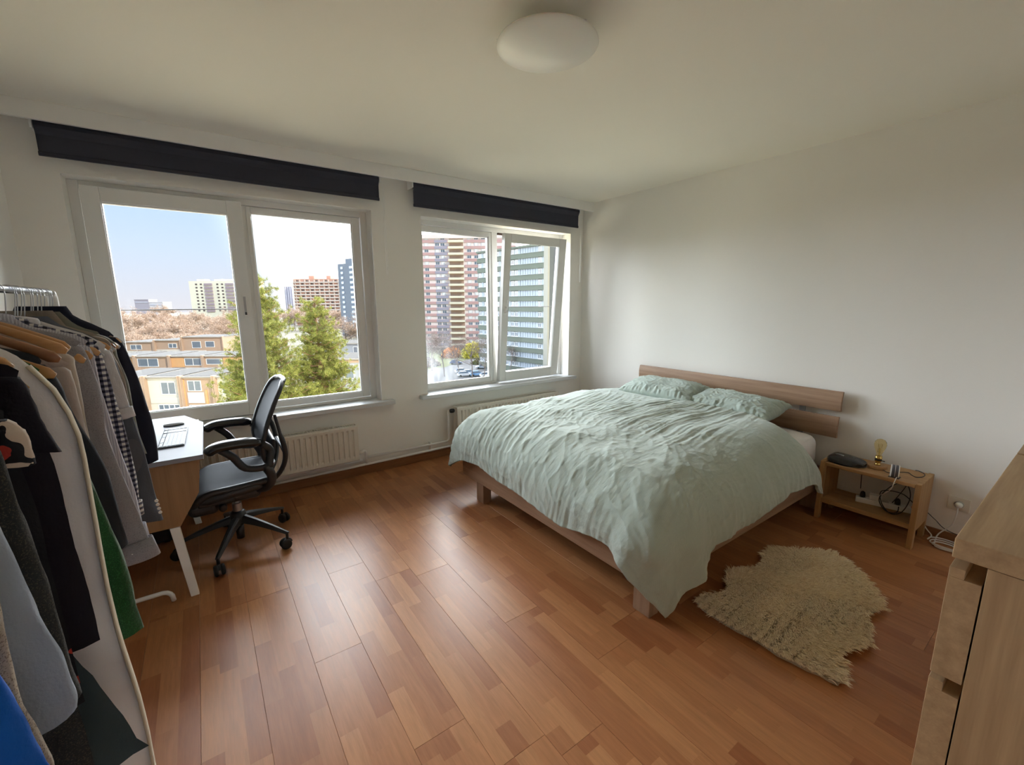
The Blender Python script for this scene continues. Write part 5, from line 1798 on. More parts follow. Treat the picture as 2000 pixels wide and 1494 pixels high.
g = MB().box(-900, 72, GZ - 0.5, 900, 1500, GZ).build('ground', m_ground)
tag(g, kind='structure')
g = MB().box(-160, 6, GZ - 0.5, 200, 72, GZ).build('bounce_ground', plain('pale_bounce_ground', (0.62, 0.54, 0.36), 0.95, var=0.12, nscale=0.2))  # unseen near ground, added pale and warm to bounce light onto the ceiling
tag(g, kind='structure')
g = MB().prism([(28, 72), (95, 72), (99, 118), (84, 140), (63, 128), (40, 110)], GZ + 0.001, GZ + 0.04, 'z').build('pavement', m_asph)
tag(g, kind='structure')
g = MB().prism([(20, 130), (62, 124), (84, 142), (92, 160), (60, 190), (10, 175)], GZ + 0.001, GZ + 0.05, 'z').build('lawn', m_lawn)
tag(g, kind='structure')


def win_mesh(w, h, bars=1, depth=0.12):
    """a window: frame mesh with a recessed pane; returned as (frame mesh, pane mesh)"""
    f = 0.10
    m = MB()
    m.box(0, -depth, 0, w, 0.02, f).box(0, -depth, h - f, w, 0.02, h).box(0, -depth, f, f, 0.02, h - f).box(w - f, -depth, f, w, 0.02, h - f)
    for i in range(1, bars + 1):
        x = w * i / (bars + 1)
        m.box(x - f / 2, -depth, f, x + f / 2, 0.02, h - f)
    return m.mesh('window', m_whitef), MB().box(f, -0.04, f, w - f, 0.0, h - f).mesh('pane', m_pane_out)


# ---- grey-green block to the right (seen through the tilted sash)
P0, P1 = (70.2, 115.55), (74.31, 88.8)
M, L = facade_matrix(P0, P1)
t = thing('apartment_block', (72, 102, GZ), 'grey-green slab block with long window bands seen through the tilted sash', 'building')
m_gg = extm('grey_green_panel', (0.135, 0.155, 0.125))
m_gs = extm('grey_side', (0.12, 0.13, 0.13))
MB().box(0, 0.0, GZ, L + 1.2, 12, 16.2, M).build('wall', m_gs, t)
NF, FH = 12, (16.2 - GZ - 1.0) / 12
band = MB().box(0, -0.35, 0, L, 0.05, FH * 0.46, M).mesh('spandrel_panel', m_gg)
ledge = MB().box(0, -0.45, FH * 0.46, L, 0.0, FH * 0.46 + 0.10, M).mesh('ledge', extm('ledge_grey', (0.40, 0.42, 0.43)))
w1, p1 = win_mesh(1.25, FH * 0.44, 1)
pan = MB().box(0, -0.10, 0, 0.80, 0.0, FH * 0.50).mesh('white_panel', extm('panel_white', (0.36, 0.40, 0.44)))
for f in range(NF):
    z = GZ + 1.0 + f * FH
    inst('spandrel_panel', band, t, Matrix.Translation((0, 0, z)))
    inst('ledge', ledge, t, Matrix.Translation((0, 0, z)))
    x = 0.4
    k = 0
    while x < L - 2.0:
        B = M @ Matrix.Translation((x, 0, z + FH * 0.50))
        if 0.62 * L < x < 0.88 * L:
            inst('white_panel', pan, t, B)
            x += 0.92
        else:
            o = inst('window', w1, t, B)
            inst('pane', p1, o, Matrix())
            inst('white_panel', pan, t, M @ Matrix.Translation((x + 1.35, 0, z + FH * 0.50))) if k % 2 == 0 else None
            x += 2.35 if k % 2 == 0 else 1.5
        k += 1
MB().box(L - 0.1, -0.6, GZ, L + 1.3, 0.1, 16.6, M).build('end_pilaster', extm('cream_wall', (0.34, 0.33, 0.28)), t)
MB().box(-0.2, -0.5, 16.2, L + 1.3, 12, 16.7, M).build('roof_edge', m_gg, t)

# ---- pink block with the column of balconies
P0, P1 = (72.6, 196.5), (118.5, 162.5)
M, L = facade_matrix(P0, P1)
t = thing('apartment_tower', (95, 180, GZ), 'tall pink and cream apartment block with a column of balconies', 'building')
m_pink = extm('pink_render', (0.60, 0.38, 0.36))
m_pinkw = extm('pale_pink', (0.86, 0.76, 0.72))
TOPZ = 31.5
MB().box(0, 0, GZ, L, 14, TOPZ, M).build('wall', m_pinkw, t)
NF = 18
FH = (TOPZ - 1.5 - GZ) / NF
bandA = MB().box(0, -0.30, 0, L * 0.475, 0.05, FH * 0.42, M).mesh('spandrel_panel', m_pink)
bandB = MB().box(L * 0.60, -0.30, 0, L, 0.05, FH * 0.42, M).mesh('spandrel_panel', m_pink)
recess = MB().box(L * 0.365, -0.36, 0, L * 0.465, 0.03, FH * 0.40, M).mesh('grey_panel', extm('mauve_grey', (0.40, 0.38, 0.46)))
bal = MB().box(L * 0.475, -1.8, 0, L * 0.595, 0.0, 0.22, M).box(L * 0.475, -1.8, 0.22, L * 0.595, -1.65, 0.95, M).mesh('balcony', extm('cream_balcony', (0.85, 0.80, 0.62)))
balb = MB().box(L * 0.480, -0.1, 0.25, L * 0.590, 0.02, FH - 0.1, M).mesh('balcony_recess', extm('brown_recess', (0.42, 0.30, 0.24)))
w1, p1 = win_mesh(1.9, FH * 0.50, 1)
blk = MB().box(0, -0.12, 0, 1.5, 0.0, FH * 0.50).mesh('blind_panel', m_whitef)
rng = random.Random(3)
for f in range(NF):
    z = GZ + 1.0 + f * FH
    T_ = Matrix.Translation((0, 0, z))
    for nm, me_ in (('spandrel_panel', bandA), ('spandrel_panel', bandB), ('grey_panel', recess), ('balcony', bal), ('balcony_recess', balb)):
        inst(nm, me_, t, T_)
    for x in (L * 0.175, L * 0.230, L * 0.285, L * 0.370, L * 0.412, L * 0.62, L * 0.675, L * 0.73):
        B = M @ Matrix.Translation((x, -0.02, z + FH * 0.45))
        o = inst('window', w1, t, B)
        inst('pane', p1, o, Matrix())
        if rng.random() < 0.45:
            inst('blind_panel', blk, t, M @ Matrix.Translation((x + 0.2, -0.06, z + FH * 0.45)))
MB().box(-0.3, -0.6, TOPZ - 1.4, L + 0.3, 14, TOPZ + 0.2, M).build('roof_edge', m_pinkw, t)

# ---- far blocks beyond the trees
P0, P1 = (-3.9, 567.97), (50.0, 529.0)
M, L = facade_matrix(P0, P1)
t = thing('cream_block', (20, 550, GZ), 'distant cream white block above the bare trees in the left pane', 'building')
m_cr = extm('cream_render', (0.92, 0.88, 0.70), ns=0.05)
MB().box(0, 0, GZ, L, 20, 25.8, M).build('wall', m_cr, t)
m_darkw = extm('dark_window', (0.16, 0.13, 0.12))
m_balc = extm('violet_balcony', (0.42, 0.34, 0.36))
wm = MB().box(0, -0.2, 0, 2.0, 0.1, 1.5).mesh('window', m_darkw)
bm_ = MB().box(0, -0.8, 0, 8.2, 0.1, 2.2).box(0.6, -1.0, 0, 4.0, -0.8, 1.0).mesh('balcony', m_balc)
rl = MB().box(0.2, -1.2, 0, 8.0, -1.0, 0.9).mesh('balcony_rail', m_cr)
for f in range(9):
    z = 25.8 - 4.0 - f * 3.35
    for k in range(3):
        x0 = 6.5 + k * 22
        for dx in (0, 5.0):
            inst('window', wm, t, M @ Matrix.Translation((x0 + dx, 0, z)))
        if k < 2:
            o = inst('balcony', bm_, t, M @ Matrix.Translation((x0 + 9.5, 0, z - 0.6)))
for x0 in (6, 24, 36):
    MB().box(x0, 4, 25.8, x0 + 8, 12, 28.0, M).build('roof_house', extm('roof_grey', (0.5, 0.47, 0.45)), t)

P0, P1 = (78.38, 469.11), (125.0, 435.6)
M, L = facade_matrix(P0, P1)
t = thing('orange_block', (100, 455, GZ), 'distant salmon orange block with white balcony rows behind the pines', 'building')
m_or = extm('salmon_render', (0.60, 0.36, 0.27), ns=0.05)
MB().box(0, 0, GZ, L, 22, 25.5, M).build('wall', m_or, t)
MB().box(-0.6, -1.6, GZ, 0.0, 22, 26.5, M).build('end_wall', extm('end_wall_white', (0.85, 0.83, 0.80)), t)
row = MB()
row.box(0, -1.3, 0, L, 0.1, 1.1, M)
row = row.mesh('balcony_row', extm('balcony_cream', (0.80, 0.72, 0.64)))
dv_ = MB().box(0, -1.3, 0, 0.35, 0.1, 2.9).mesh('divider', extm('balcony_cream2', (0.78, 0.71, 0.63)))
dw_ = MB().box(0, -0.1, 0, 1.9, 0.15, 1.4).mesh('window', m_darkw)
for f in range(14):
    z = 25.5 - 3.6 - f * 2.9
    inst('balcony_row', row, t, Matrix.Translation((0, 0, z)))
    for k in range(12):
        inst('divider', dv_, t, M @ Matrix.Translation((1.5 + k * 4.6, 0, z)))
        if (k + f) % 2 == 0:
            inst('window', dw_, t, M @ Matrix.Translation((2.6 + k * 4.6, 0, z + 1.2)))
for x0, w0 in ((13, 5), (30, 4), (44, 6)):
    MB().box(x0, 4, 25.5, x0 + w0, 12, 28.6, M).build('roof_house', m_or, t)
M, L = facade_matrix((72.5, 487.0), (78.4, 483.0))
t = thing('grey_annex', (75, 485, GZ), 'narrow grey slab tower on the left edge of the orange block', 'building')
m_ga = extm('annex_grey', (0.45, 0.42, 0.48), ns=0.05)
MB().box(0, 0, GZ, L, 18, 19.0, M).build('wall', m_ga, t)
for k in range(3):
    MB().box(0.8 + k * 2.1, -0.4, GZ, 1.5 + k * 2.1, 0.1, 18.6, M).build('pier', extm('annex_light', (0.75, 0.72, 0.76)), t)

P0, P1 = (74.96, 293.06), (92.5, 243.0)
M, L = facade_matrix(P0, P1)
t = thing('blue_grey_tower', (82, 270, GZ), 'blue-grey tower at the right edge of the left window', 'building')
m_bg = extm('blue_grey', (0.17, 0.195, 0.225), ns=0.05)
MB().box(0, 0, GZ, L, 16, 26.3, M).build('wall', m_bg, t)
bw = MB().box(0, -0.2, 0, 11.0, 0.1, 1.4).mesh('window_band', extm('pale_glass', (0.62, 0.70, 0.80)))
bw2 = MB().box(0, -0.2, 0, 2.2, 0.1, 1.4).mesh('window', extm('pale_glass', (0.62, 0.70, 0.80)))
for f in range(13):
    z = 26.3 - 3.2 - f * 3.0
    inst('window', bw2, t, M @ Matrix.Translation((3.0, 0, z)))
    inst('window_band', bw, t, M @ Matrix.Translation((12.0, 0, z)))
    inst('window_band', bw, t, M @ Matrix.Translation((25.0, 0, z)))
MB().box(4, 3, 26.3, 11, 10, 29.5, M).build('roof_house', m_bg, t)
MB().box(24, 2, 26.3, 40, 12, 31.5, M).build('roof_house', m_bg, t)

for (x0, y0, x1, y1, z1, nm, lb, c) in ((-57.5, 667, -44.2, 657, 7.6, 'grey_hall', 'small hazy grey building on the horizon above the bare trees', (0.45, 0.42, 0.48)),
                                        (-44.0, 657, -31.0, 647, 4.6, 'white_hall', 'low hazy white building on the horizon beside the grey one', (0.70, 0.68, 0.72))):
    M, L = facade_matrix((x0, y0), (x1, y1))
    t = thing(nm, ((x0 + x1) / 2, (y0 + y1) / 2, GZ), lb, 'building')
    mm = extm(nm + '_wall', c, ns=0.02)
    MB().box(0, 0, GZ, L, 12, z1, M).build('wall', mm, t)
    MB().box(1, -0.3, z1 - 3.4, L - 1, 0.1, z1 - 2.2, M).build('window_band', extm('haze_toned_glass', (0.55, 0.55, 0.62)), t)  # distance haze is mixed into the pale wall and window colours
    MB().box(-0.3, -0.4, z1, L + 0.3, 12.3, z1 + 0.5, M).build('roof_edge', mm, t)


# ---- rows of flat-roofed houses
m_hw = extm('house_white', (0.72, 0.68, 0.60), ns=0.6)
m_hb = extm('house_brown', (0.50, 0.36, 0.26), ns=0.6)
m_ho = extm('house_orange', (0.72, 0.42, 0.20), ns=0.6)
m_roof = extm('felt_roof', (0.055, 0.05, 0.045), ns=0.3, var=0.15)


m_edge = extm('roof_edge_grey', (0.34, 0.31, 0.27))


def house(p0, p1, zr, zb, label, wallm, wins, depth=9.0, band=None, name='terraced_house'):
    """flat-roofed house unit. wins: list of (x fraction, z below roof, width, height, bars)"""
    M, L = facade_matrix(p0, p1)
    t = thing(name, ((p0[0] + p1[0]) / 2, (p0[1] + p1[1]) / 2, GZ), label, 'house')
    MB().box(0.05, 0, zb, L - 0.05, depth, zr, M).build('wall', wallm, t)
    MB().box(0.0, -0.35, zr - 0.22, L, depth + 0.1, zr, M).build('roof_edge', m_edge, t)
    MB().box(0.3, 0.0, zr, L - 0.3, depth - 0.2, zr + 0.04, M).build('roof', m_roof, t)
    for fx_, dz, w, h_, bars in wins:
        wm_, pm_ = win_mesh(w, h_, bars, 0.10)
        o = inst('window', wm_, t, M @ Matrix.Translation((fx_ * L, 0, zr - dz - h_)))
        inst('pane', pm_, o, Matrix())
    if band:
        for bx0, bx1, dz, h_, mt in band:
            MB().box(bx0 * L, -0.12, zr - dz - h_, bx1 * L, 0.05, zr - dz, M).build('panel', mt, t)
    for px_ in (0.0, L):
        MB().box(px_ - 0.12, -0.6, zb, px_ + 0.12, 0.1, zr + 0.15, M).build('party_wall', m_hb, t)
    return t


def along(p0, d, a, b):
    return (p0[0] + d[0] * a, p0[1] + d[1] * a), (p0[0] + d[0] * b, p0[1] + d[1] * b)


dv0 = Vector((3.69, -2.63)).normalized()
q0 = (-7.18, 82.77)
W_std = [(0.12, 0.9, 2.0, 1.5, 1), (0.08, 3.9, 2.8, 1.6, 2)]
for i, (a, b_, mt, ws, bd, lb) in enumerate((
        (-6.5, -0.3, m_hb, W_std, None, 'brown house end at the far left of the near terrace'),
        (0.0, 5.0, m_hw, [(0.40, 0.8, 2.2, 1.9, 1), (0.25, 4.2, 3.2, 2.4, 3)], [(0.05, 0.95, 3.1, 0.9, m_hw)], 'white-fronted house with a broad glazed ground bay in the near terrace'),
        (5.3, 10.0, m_hb, [(0.15, 0.6, 2.0, 1.6, 1), (0.12, 4.3, 2.3, 1.7, 1)], [(0.12, 0.62, 2.4, 1.6, m_whitef), (-0.02, 0.05, 0.4, 6.0, m_ho), (0.68, 0.74, 2.0, 4.5, m_ho)], 'house with orange posts beside white panels in the near terrace'),
        (10.3, 16.5, m_hw, [(0.12, 0.9, 1.8, 1.8, 0), (0.12, 4.2, 2.0, 2.0, 0)], None, 'white-walled house at the right end of the near terrace, beside the pine'))):
    p, q = along(q0, dv0, a, b_)
    house(p, q, -8.85, GZ, lb, mt, ws, band=bd)
q0 = (-12.39, 116.5)
for i, (a, b_, ws, bd, lb) in enumerate((
        (-5, 1.4, [(0.1, 0.6, 3.0, 1.2, 1)], [(0.75, 0.98, 0.5, 1.7, m_ho)], 'leftmost house of the middle terrace with an orange panel'),
        (1.6, 8.4, [(0.03, 0.5, 4.2, 1.7, 1)], None, 'middle terrace house with one wide white strip window'),
        (8.6, 15.2, [(0.42, 0.5, 3.4, 1.5, 1)], [(0.02, 0.40, 0.4, 1.9, m_ho)], 'middle terrace house with a big orange panel left of its window'),
        (15.4, 24.0, [(0.04, 0.6, 3.2, 1.2, 0)], [(0.45, 0.98, 0.4, 1.9, m_ho)], 'right-hand house of the middle terrace with an orange panel at its right'))):
    p, q = along(q0, dv0, a, b_)
    house(p, q, -8.6, GZ, lb, m_hb, ws, band=bd)
q0 = (-10.19, 148.94)
for i, (a, b_, zr, ws, bd, lb) in enumerate((
        (-8, 0.0, -8.0, [(0.2, 0.8, 3.0, 1.3, 1)], [(0.0, 1.0, 2.4, 1.2, m_hw)], 'back terrace house furthest left behind the bare trees'),
        (0.3, 7.2, -7.6, [(0.5, 0.9, 2.2, 1.2, 1)], [(0.0, 1.0, 2.5, 1.3, m_hw)], 'white-banded house in the back terrace'),
        (7.6, 18.5, -6.75, [(0.22, 1.2, 2.4, 1.8, 0), (0.55, 1.2, 2.4, 1.6, 0)], [(0.0, 0.55, 3.6, 1.2, m_hw)], 'taller brown house in the back terrace left of the pine'))):
    p, q = along(q0, dv0, a, b_)
    house(p, q, zr, GZ, lb, m_hb, ws, band=bd)
M_h = extm('house_grey', (0.42, 0.44, 0.48), ns=0.5)
house((15.6, 74.4), (23.5, 69.0), -7.1, GZ, 'grey flat-roofed house below the right-hand pine', M_h, [(0.35, 0.9, 1.6, 2.4, 0), (0.60, 0.9, 1.6, 2.4, 0), (0.82, 0.9, 1.2, 3.0, 0)], band=[(0.0, 1.0, 0.3, 0.4, m_hb)])
house((22.7, 106.7), (34.0, 98.5), -7.3, GZ, 'long grey house with a pale roof edge behind the right-hand pine', M_h, [(0.5, 0.8, 2.0, 1.4, 1), (0.72, 0.8, 2.0, 1.4, 1)])


# ---- trees
def leafm(name, c1, c2, rough=0.8, trans=0.0):
    m, nt, b = new_mat(name)
    geo = nd(nt, 'ShaderNodeNewGeometry')
    rp = nd(nt, 'ShaderNodeValToRGB')
    rp.color_ramp.elements[0].color = (*c1, 1)
    rp.color_ramp.elements[1].color = (*c2, 1)
    nt.links.new(geo.outputs['Random Per Island'], rp.inputs[0])
    nt.links.new(rp.outputs[0], b.inputs['Base Color'])
    b.inputs['Roughness'].default_value = rough
    b.inputs['Specular IOR Level'].default_value = 0.2
    return m


m_needle = leafm('pine_needles', (0.07, 0.11, 0.02), (0.52, 0.50, 0.12))
m_twig = leafm('bare_twigs', (0.20, 0.14, 0.10), (0.68, 0.52, 0.40))
m_twigd = leafm('dark_twigs', (0.12, 0.09, 0.08), (0.30, 0.23, 0.19))
m_bark = plain('pine_bark', (0.36, 0.20, 0.11), 0.9, var=0.3, nscale=1.5)
m_barkg = plain('grey_bark', (0.20, 0.16, 0.14), 0.9, var=0.3, nscale=1.5)


def blades(centers, dirs, L, w, rs):
    """thin triangles from centres along dirs"""
    n = len(centers)
    side = np.cross(dirs, rs.normal(0, 1, (n, 3)))
    side /= np.maximum(np.linalg.norm(side, axis=1, keepdims=True), 1e-6)
    a = centers - side * w[:, None]
    b = centers + side * w[:, None]
    c = centers + dirs * L[:, None]
    V = np.stack([a, b, c], 1).reshape(-1, 3)
    F = np.arange(n * 3).reshape(-1, 3)
    return V, F


def mesh_np(name, V, F, mat):
    me = D.meshes.new(name)
    me.from_pydata(V.tolist(), [], F.tolist())
    me.materials.append(mat)
    me.update()
    return me


def pine(x, y, ztop, h_crown, rmax, seed, label, n_boughs=120, lean=0.0):
    rs = np.random.RandomState(seed)
    t = thing('pine_tree', (x, y, GZ), label, 'tree', None)
    tr = [(x + 0.25 * math.sin(q * 2.1 + seed), y, GZ + (ztop - GZ - 0.3) * q) for q in np.linspace(0, 1, 10)]
    MB().tube(tr, [0.30 - 0.25 * q for q in np.linspace(0, 1, 10)], 8).build('trunk', m_bark, t, smooth=True)
    mb = MB()
    C = []
    for i in range(n_boughs):
        k = rs.uniform(0, 1) ** 0.8
        z0 = ztop - 0.25 - k * h_crown
        Rr = rmax * (0.18 + 0.82 * k ** 0.65) * rs.uniform(0.40, 1.12)
        if k > 0.9:
            Rr *= 0.8
        a = rs.uniform(0, 2 * PI)
        q = (z0 - GZ) / (ztop - GZ - 0.3)
        bx = x + 0.25 * math.sin(min(1, q) * 2.1 + seed)
        p0 = np.array([bx, y, z0 - 0.2])
        p1 = np.array([bx + Rr * math.cos(a), y + Rr * math.sin(a), z0 + 0.20 * Rr * rs.uniform(0.2, 1.3)])
        pm = (p0 + p1) / 2 + np.array([0, 0, -0.12 * Rr])
        mb.tube([tuple(p0), tuple(pm), tuple(p1)], [0.045, 0.03, 0.012], 4)
        ncl = int(6 + Rr * 6)
        for j in range(ncl):
            s_ = rs.uniform(0.30, 1.05)
            pp = (1 - s_) ** 2 * p0 + 2 * s_ * (1 - s_) * pm + s_ * s_ * p1
            C.append(pp + rs.normal(0, 0.12 + 0.05 * Rr, 3) * np.array([1, 1, 0.55]))
    mb.build('bough', m_bark, t)
    C = np.array(C)
    nper = 40
    cen = np.repeat(C, nper, 0) + rs.normal(0, 0.045, (len(C) * nper, 3))
    d = rs.normal(0, 1, (len(C) * nper, 3)) + np.array([0, 0, 0.75])
    d /= np.linalg.norm(d, axis=1, keepdims=True)
    n = len(cen)
    V, F = blades(cen, d, rs.uniform(0.10, 0.24, n), rs.uniform(0.006, 0.014, n), rs)
    o = D.objects.new('needles', mesh_np('needles', V, F, m_needle))
    COL.objects.link(o)
    attach(o, t)
    o['kind'] = 'stuff'
    return t


pine(3.25, 30.6, 3.3, 9.0, 2.9, 3, 'large yellow-green pine behind the middle of the left window', 280)
pine(1.95, 31.8, 1.5, 7.0, 1.7, 5, 'darker pine crown leaning into the left pane, left of the large pine', 80)
pine(6.55, 31.6, 2.2, 8.5, 2.7, 8, 'second pine, standing right of the large pine in the right pane', 250)


def bare_tree_meshes(seed, H, spread, mt, mb_, ntw=2600, tw=(0.02, 0.05), upright=0.55):
    rs = np.random.RandomState(seed)
    mbr = MB()
    tips = []

    def grow(p, d, L, r, lev):
        n = 3
        pts = [p]
        q = p
        dd = d.copy()
        for i in range(n):
            dd = dd + rs.normal(0, 0.12, 3) + np.array([0, 0, 0.05])
            dd /= np.linalg.norm(dd)
            q = q + dd * L / n
            pts.append(q)
        mbr.tube([tuple(v) for v in pts], [r, r * 0.85, r * 0.7, r * 0.5], 4 if lev else 6)
        if lev >= 3:
            tips.append((pts[1], dd))
            tips.append((q, dd))
            return
        for k in range(rs.randint(3, 5) if lev else rs.randint(5, 8)):
            s_ = rs.uniform(0.35, 1.0)
            base = pts[0] + (q - pts[0]) * s_
            nd_ = dd * upright + rs.normal(0, 1, 3) * np.array([1, 1, 0.45]) * (1 - upright) * 1.3
            nd_ /= np.linalg.norm(nd_)
            grow(base, nd_, L * rs.uniform(0.50, 0.72), r * 0.5, lev + 1)
    grow(np.zeros(3), np.array([0, 0, 1.0]), H * 0.50, H * 0.013, 0)
    wood_me = mbr.mesh('branches', mb_)
    P = np.array([a for a, b in tips])
    Dd = np.array([b for a, b in tips])
    i = rs.randint(0, len(P), ntw)
    cen = P[i] + rs.normal(0, H * 0.03, (ntw, 3))
    d = Dd[i] + rs.normal(0, 0.6, (ntw, 3))
    d /= np.linalg.norm(d, axis=1, keepdims=True)
    V, F = blades(cen, d, rs.uniform(0.5, 1.3, ntw) * H * 0.06, rs.uniform(tw[0], tw[1], ntw), rs)
    tw_me = mesh_np('twigs', V, F, mt)
    return wood_me, tw_me


BT = [bare_tree_meshes(11 + i, 14.0, 4, m_twig, m_barkg, 5200, (0.03, 0.07), 0.5) for i in range(3)]
BD = [bare_tree_meshes(31 + i, 12.0, 3, m_twigd, m_barkg, 1800, (0.012, 0.03), 0.6) for i in range(2)]


def bare(x, y, sc, rot, label, meshes, name='bare_tree', group=None, szz=1.0):
    t = thing(name, (x, y, GZ), label, 'tree', group)
    M_ = Matrix.Translation((x, y, GZ)) @ Matrix.Rotation(rot, 4, 'Z') @ Matrix.Diagonal((sc, sc, sc * szz, 1))
    inst('branches', meshes[0], t, M_)
    o = inst('twigs', meshes[1], t, M_)
    o['kind'] = 'stuff'
    return t


rng = random.Random(12)
# woodland beyond the terraces: nothing in the photograph tells these crowns apart
Rv, Fv = Vector((R_.x, R_.y)).normalized(), Vector((F_.x, F_.y)).normalized()
wn_i = 0
for rowd, n_, pxa, pxb, sc in ((165, 9, 215, 470, 0.95), (200, 9, 225, 480, 1.15), (245, 9, 215, 480, 1.38), (300, 8, 225, 560, 1.55), (350, 7, 560, 720, 1.6)):
    for i in range(n_):
        px = pxa + (pxb - pxa) * (i + rng.uniform(0.1, 0.9)) / n_
        d = rowd * rng.uniform(0.93, 1.07)
        v = F_ + R_ * ((px - 1000) / 847.754)
        sc_ = sc * rng.uniform(0.90, 1.12)
        bare(v.x * d, v.y * d, sc_, rng.uniform(0, 6), 'reddish brown leafless tree in the wood beyond the terraced houses', BT[rng.randrange(3)], group='woodland trees beyond the terraces')
for (px, d, sc, lb) in ((245, 330, 1.95, 'tall hazy bare tree rising at the left edge of the left pane'),
                        (345, 420, 1.9, 'rounded bare tree on the skyline left of the distant cream block'),
                        (300, 96, 0.98, 'near bare tree with fine upright branches in front of the terraces'),
                        (680, 190, 1.45, 'bare brown tree below the blue-grey tower')):
    v = F_ + R_ * ((px - 1000) / 847.754)
    bare(v.x * d, v.y * d, sc, rng.uniform(0, 6), lb, BT[rng.randrange(3)] if d > 100 else BD[0])
for (x, y, sc, lb) in ((54.4, 108.6, 1.15, 'leftmost slim bare tree by the car park'), (57.7, 106.1, 1.0, 'second slim bare tree from the left by the car park, beside the blue car'),
                       (59.3, 101.7, 1.15, 'slim bare tree rising between the parked white cars'), (61.9, 99.7, 0.95, 'rightmost slim bare tree in front of the grey-green block'),
                       (56.0, 120.0, 1.1, 'bare tree standing behind the leftmost slim tree'), (52.0, 115.0, 1.2, 'bare tree half hidden at the left edge of the right-hand window'),
                       (71.5, 101.0, 0.85, 'young bare tree close to the foot of the grey-green block')):
    bare(x, y, sc, rng.uniform(0, 6), lb, BD[rng.randrange(2)])


def bush(x, y, rx, ry, h, label, c1, c2, seed, name='bush'):
    rs = np.random.RandomState(seed)
    t = thing(name, (x, y, GZ), label, 'bush')
    n = 5200
    u = rs.normal(0, 1, (n, 3))
    u /= np.linalg.norm(u, axis=1, keepdims=True)
    u[:, 2] = np.abs(u[:, 2])
    c = np.array([x, y, GZ]) + u * np.array([rx, ry, h]) * rs.uniform(0.75, 1.0, (n, 1)) * (1 + 0.15 * pnoise(u[:, 0] * 3, u[:, 1] * 3 + u[:, 2] * 2, seed))[:, None]
    V, F = blades(c, u * 0.4 + rs.normal(0, 0.6, (n, 3)), rs.uniform(0.3, 0.7, n), rs.uniform(0.10, 0.22, n), rs)
    o = D.objects.new('foliage', mesh_np('foliage', V, F, leafm(name + str(seed), c1, c2)))
    COL.objects.link(o)
    attach(o, t)
    o['kind'] = 'stuff'
    for k in range(5):
        a = k * 1.3
        MB().tube([(x, y, GZ), (x + rx * 0.3 * math.cos(a), y + ry * 0.3 * math.sin(a), GZ + h * 0.45), (x + rx * 0.6 * math.cos(a), y + ry * 0.6 * math.sin(a), GZ + h * 0.8)], [0.12, 0.08, 0.03], 5).build('stem', m_barkg, t)


bush(83.5, 141.0, 5.5, 4.0, 5.6, 'bright yellow-green bush glowing in the sun in front of the pink block', (0.36, 0.34, 0.03), (0.72, 0.66, 0.12), 71)
bush(76.5, 146.0, 4.0, 3.0, 3.8, 'orange brown bush beside the bright yellow-green one', (0.45, 0.20, 0.06), (0.80, 0.42, 0.14), 72)
bush(77.8, 124.5, 5.2, 2.6, 1.7, 'low dark olive hedge at the back of the car park', (0.09, 0.10, 0.03), (0.22, 0.20, 0.07), 73, 'hedge')
bush(56.5, 130.0, 7.0, 3.5, 3.0, 'brownish thicket at the left side of the car park', (0.16, 0.11, 0.07), (0.34, 0.24, 0.16), 74, 'thicket')


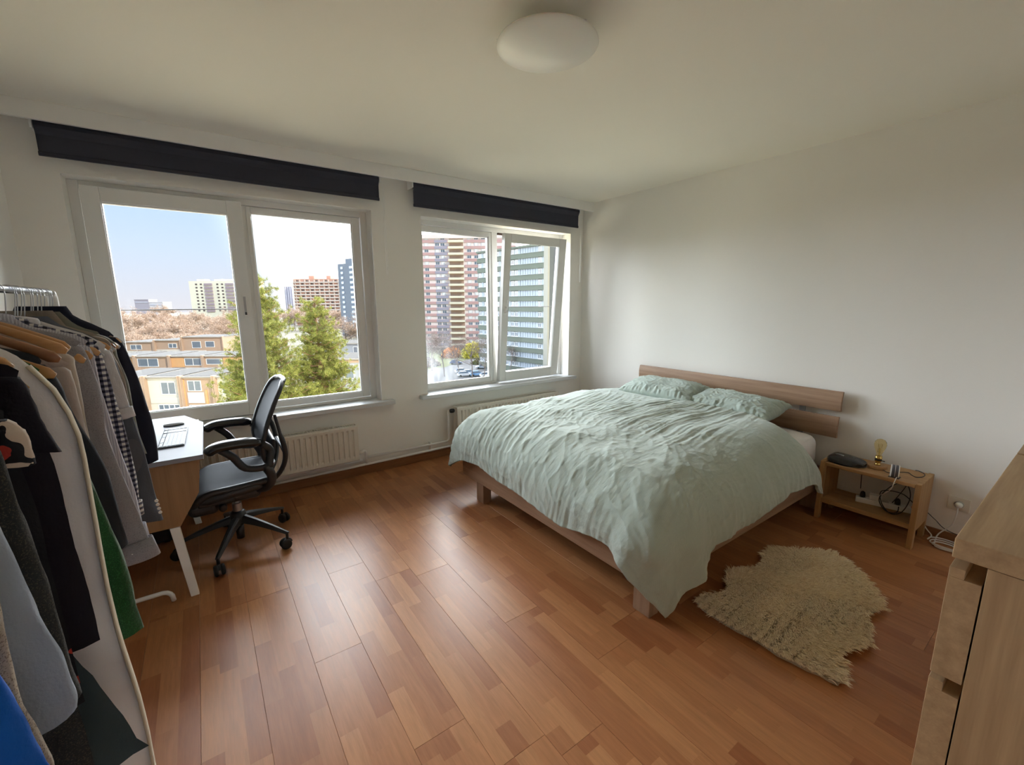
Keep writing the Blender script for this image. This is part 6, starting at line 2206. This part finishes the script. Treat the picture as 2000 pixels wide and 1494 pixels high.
# ---- parked cars
def car(x, y, rot, col, label):
    t = thing('car', (x, y, GZ), label, 'car', None)
    M_ = Matrix.Translation((x, y, GZ + 0.04)) @ Matrix.Rotation(rot, 4, 'Z')
    mp = plain('car_' + '_'.join('%d' % (100 * v) for v in col), col, 0.25, var=0.02, coat=0.5)
    body = [(-2.1, 0.30), (-2.15, 0.62), (-2.02, 0.86), (-1.25, 0.93), (0.95, 0.95), (1.75, 0.82), (2.1, 0.66), (2.15, 0.32)]
    cab = [(-1.95, 0.88), (-1.55, 1.36), (-1.25, 1.45), (0.15, 1.45), (0.45, 1.38), (1.15, 0.93)]
    m = MB()
    for poly, w0, w1 in ((body, 0.88, 0.86),):
        n = len(poly)
        vs = [M_ @ Vector((p[0], -w0, p[1])) for p in poly] + [M_ @ Vector((p[0], w0, p[1])) for p in poly]
        m.add(vs, [tuple(range(n)), tuple(range(2 * n - 1, n - 1, -1))] + [(i, i + n, (i + 1) % n + n, (i + 1) % n) for i in range(n)])
    m.build('body', mp, t, bevel=0.08, seg=2)
    n = len(cab)
    vs = [M_ @ Vector((p[0], -(0.84 - 0.22 * (p[1] - 0.88) / 0.57), p[1])) for p in cab] + [M_ @ Vector((p[0], 0.84 - 0.22 * (p[1] - 0.88) / 0.57, p[1])) for p in cab]
    MB().add(vs, [tuple(range(n)), tuple(range(2 * n - 1, n - 1, -1))] + [(i, i + n, (i + 1) % n + n, (i + 1) % n) for i in range(n)]).build('cabin', m_pane_dark, t, bevel=0.03)
    MB().box(-1.30, -0.60, 1.44, 0.20, 0.60, 1.475, M_).build('roof', mp, t, bevel=0.01)
    for sx_ in (-1.32, 1.30):
        for sy_ in (-0.84, 0.84):
            MB().lathe([(0, -0.1), (0.24, -0.1), (0.31, -0.08), (0.31, 0.08), (0.24, 0.1), (0, 0.1)], n=16, M=M_ @ Matrix.Translation((sx_, sy_, 0.31)) @ Matrix.Rotation(PI / 2, 4, 'X')).build('wheel', M_rubber, t, smooth=False)
    for sy_ in (-0.62, 0.62):
        MB().box(2.08, sy_ - 0.16, 0.58, 2.16, sy_ + 0.16, 0.70, M_).build('headlight', m_whitef, t)


wc, bc, dc = (0.85, 0.86, 0.87), (0.10, 0.22, 0.50), (0.30, 0.38, 0.50)
car(68.8, 128.5, -0.5, (0.10, 0.14, 0.28), 'dark blue car parked furthest back, beside the bright bush')
car(61.2, 110.6, -0.35, wc, 'white car at the back left of the front row of parked cars')
car(61.3, 106.9, -0.35, (0.62, 0.66, 0.72), 'silver car just in front of the back left white car')
car(62.0, 103.4, -0.35, (0.16, 0.34, 0.62), 'light blue car in the middle of the row')
car(63.2, 100.0, -0.35, wc, 'white car nearest at the right end of the row')
car(70.6, 114.5, 2.6, wc, 'white car across the lane facing the row')
car(72.6, 107.2, 2.7, (0.75, 0.78, 0.82), 'pale car cut by the window frame across the lane')
car(58.9, 105.0, -0.35, (0.70, 0.72, 0.76), 'silver-white car front left in the row')
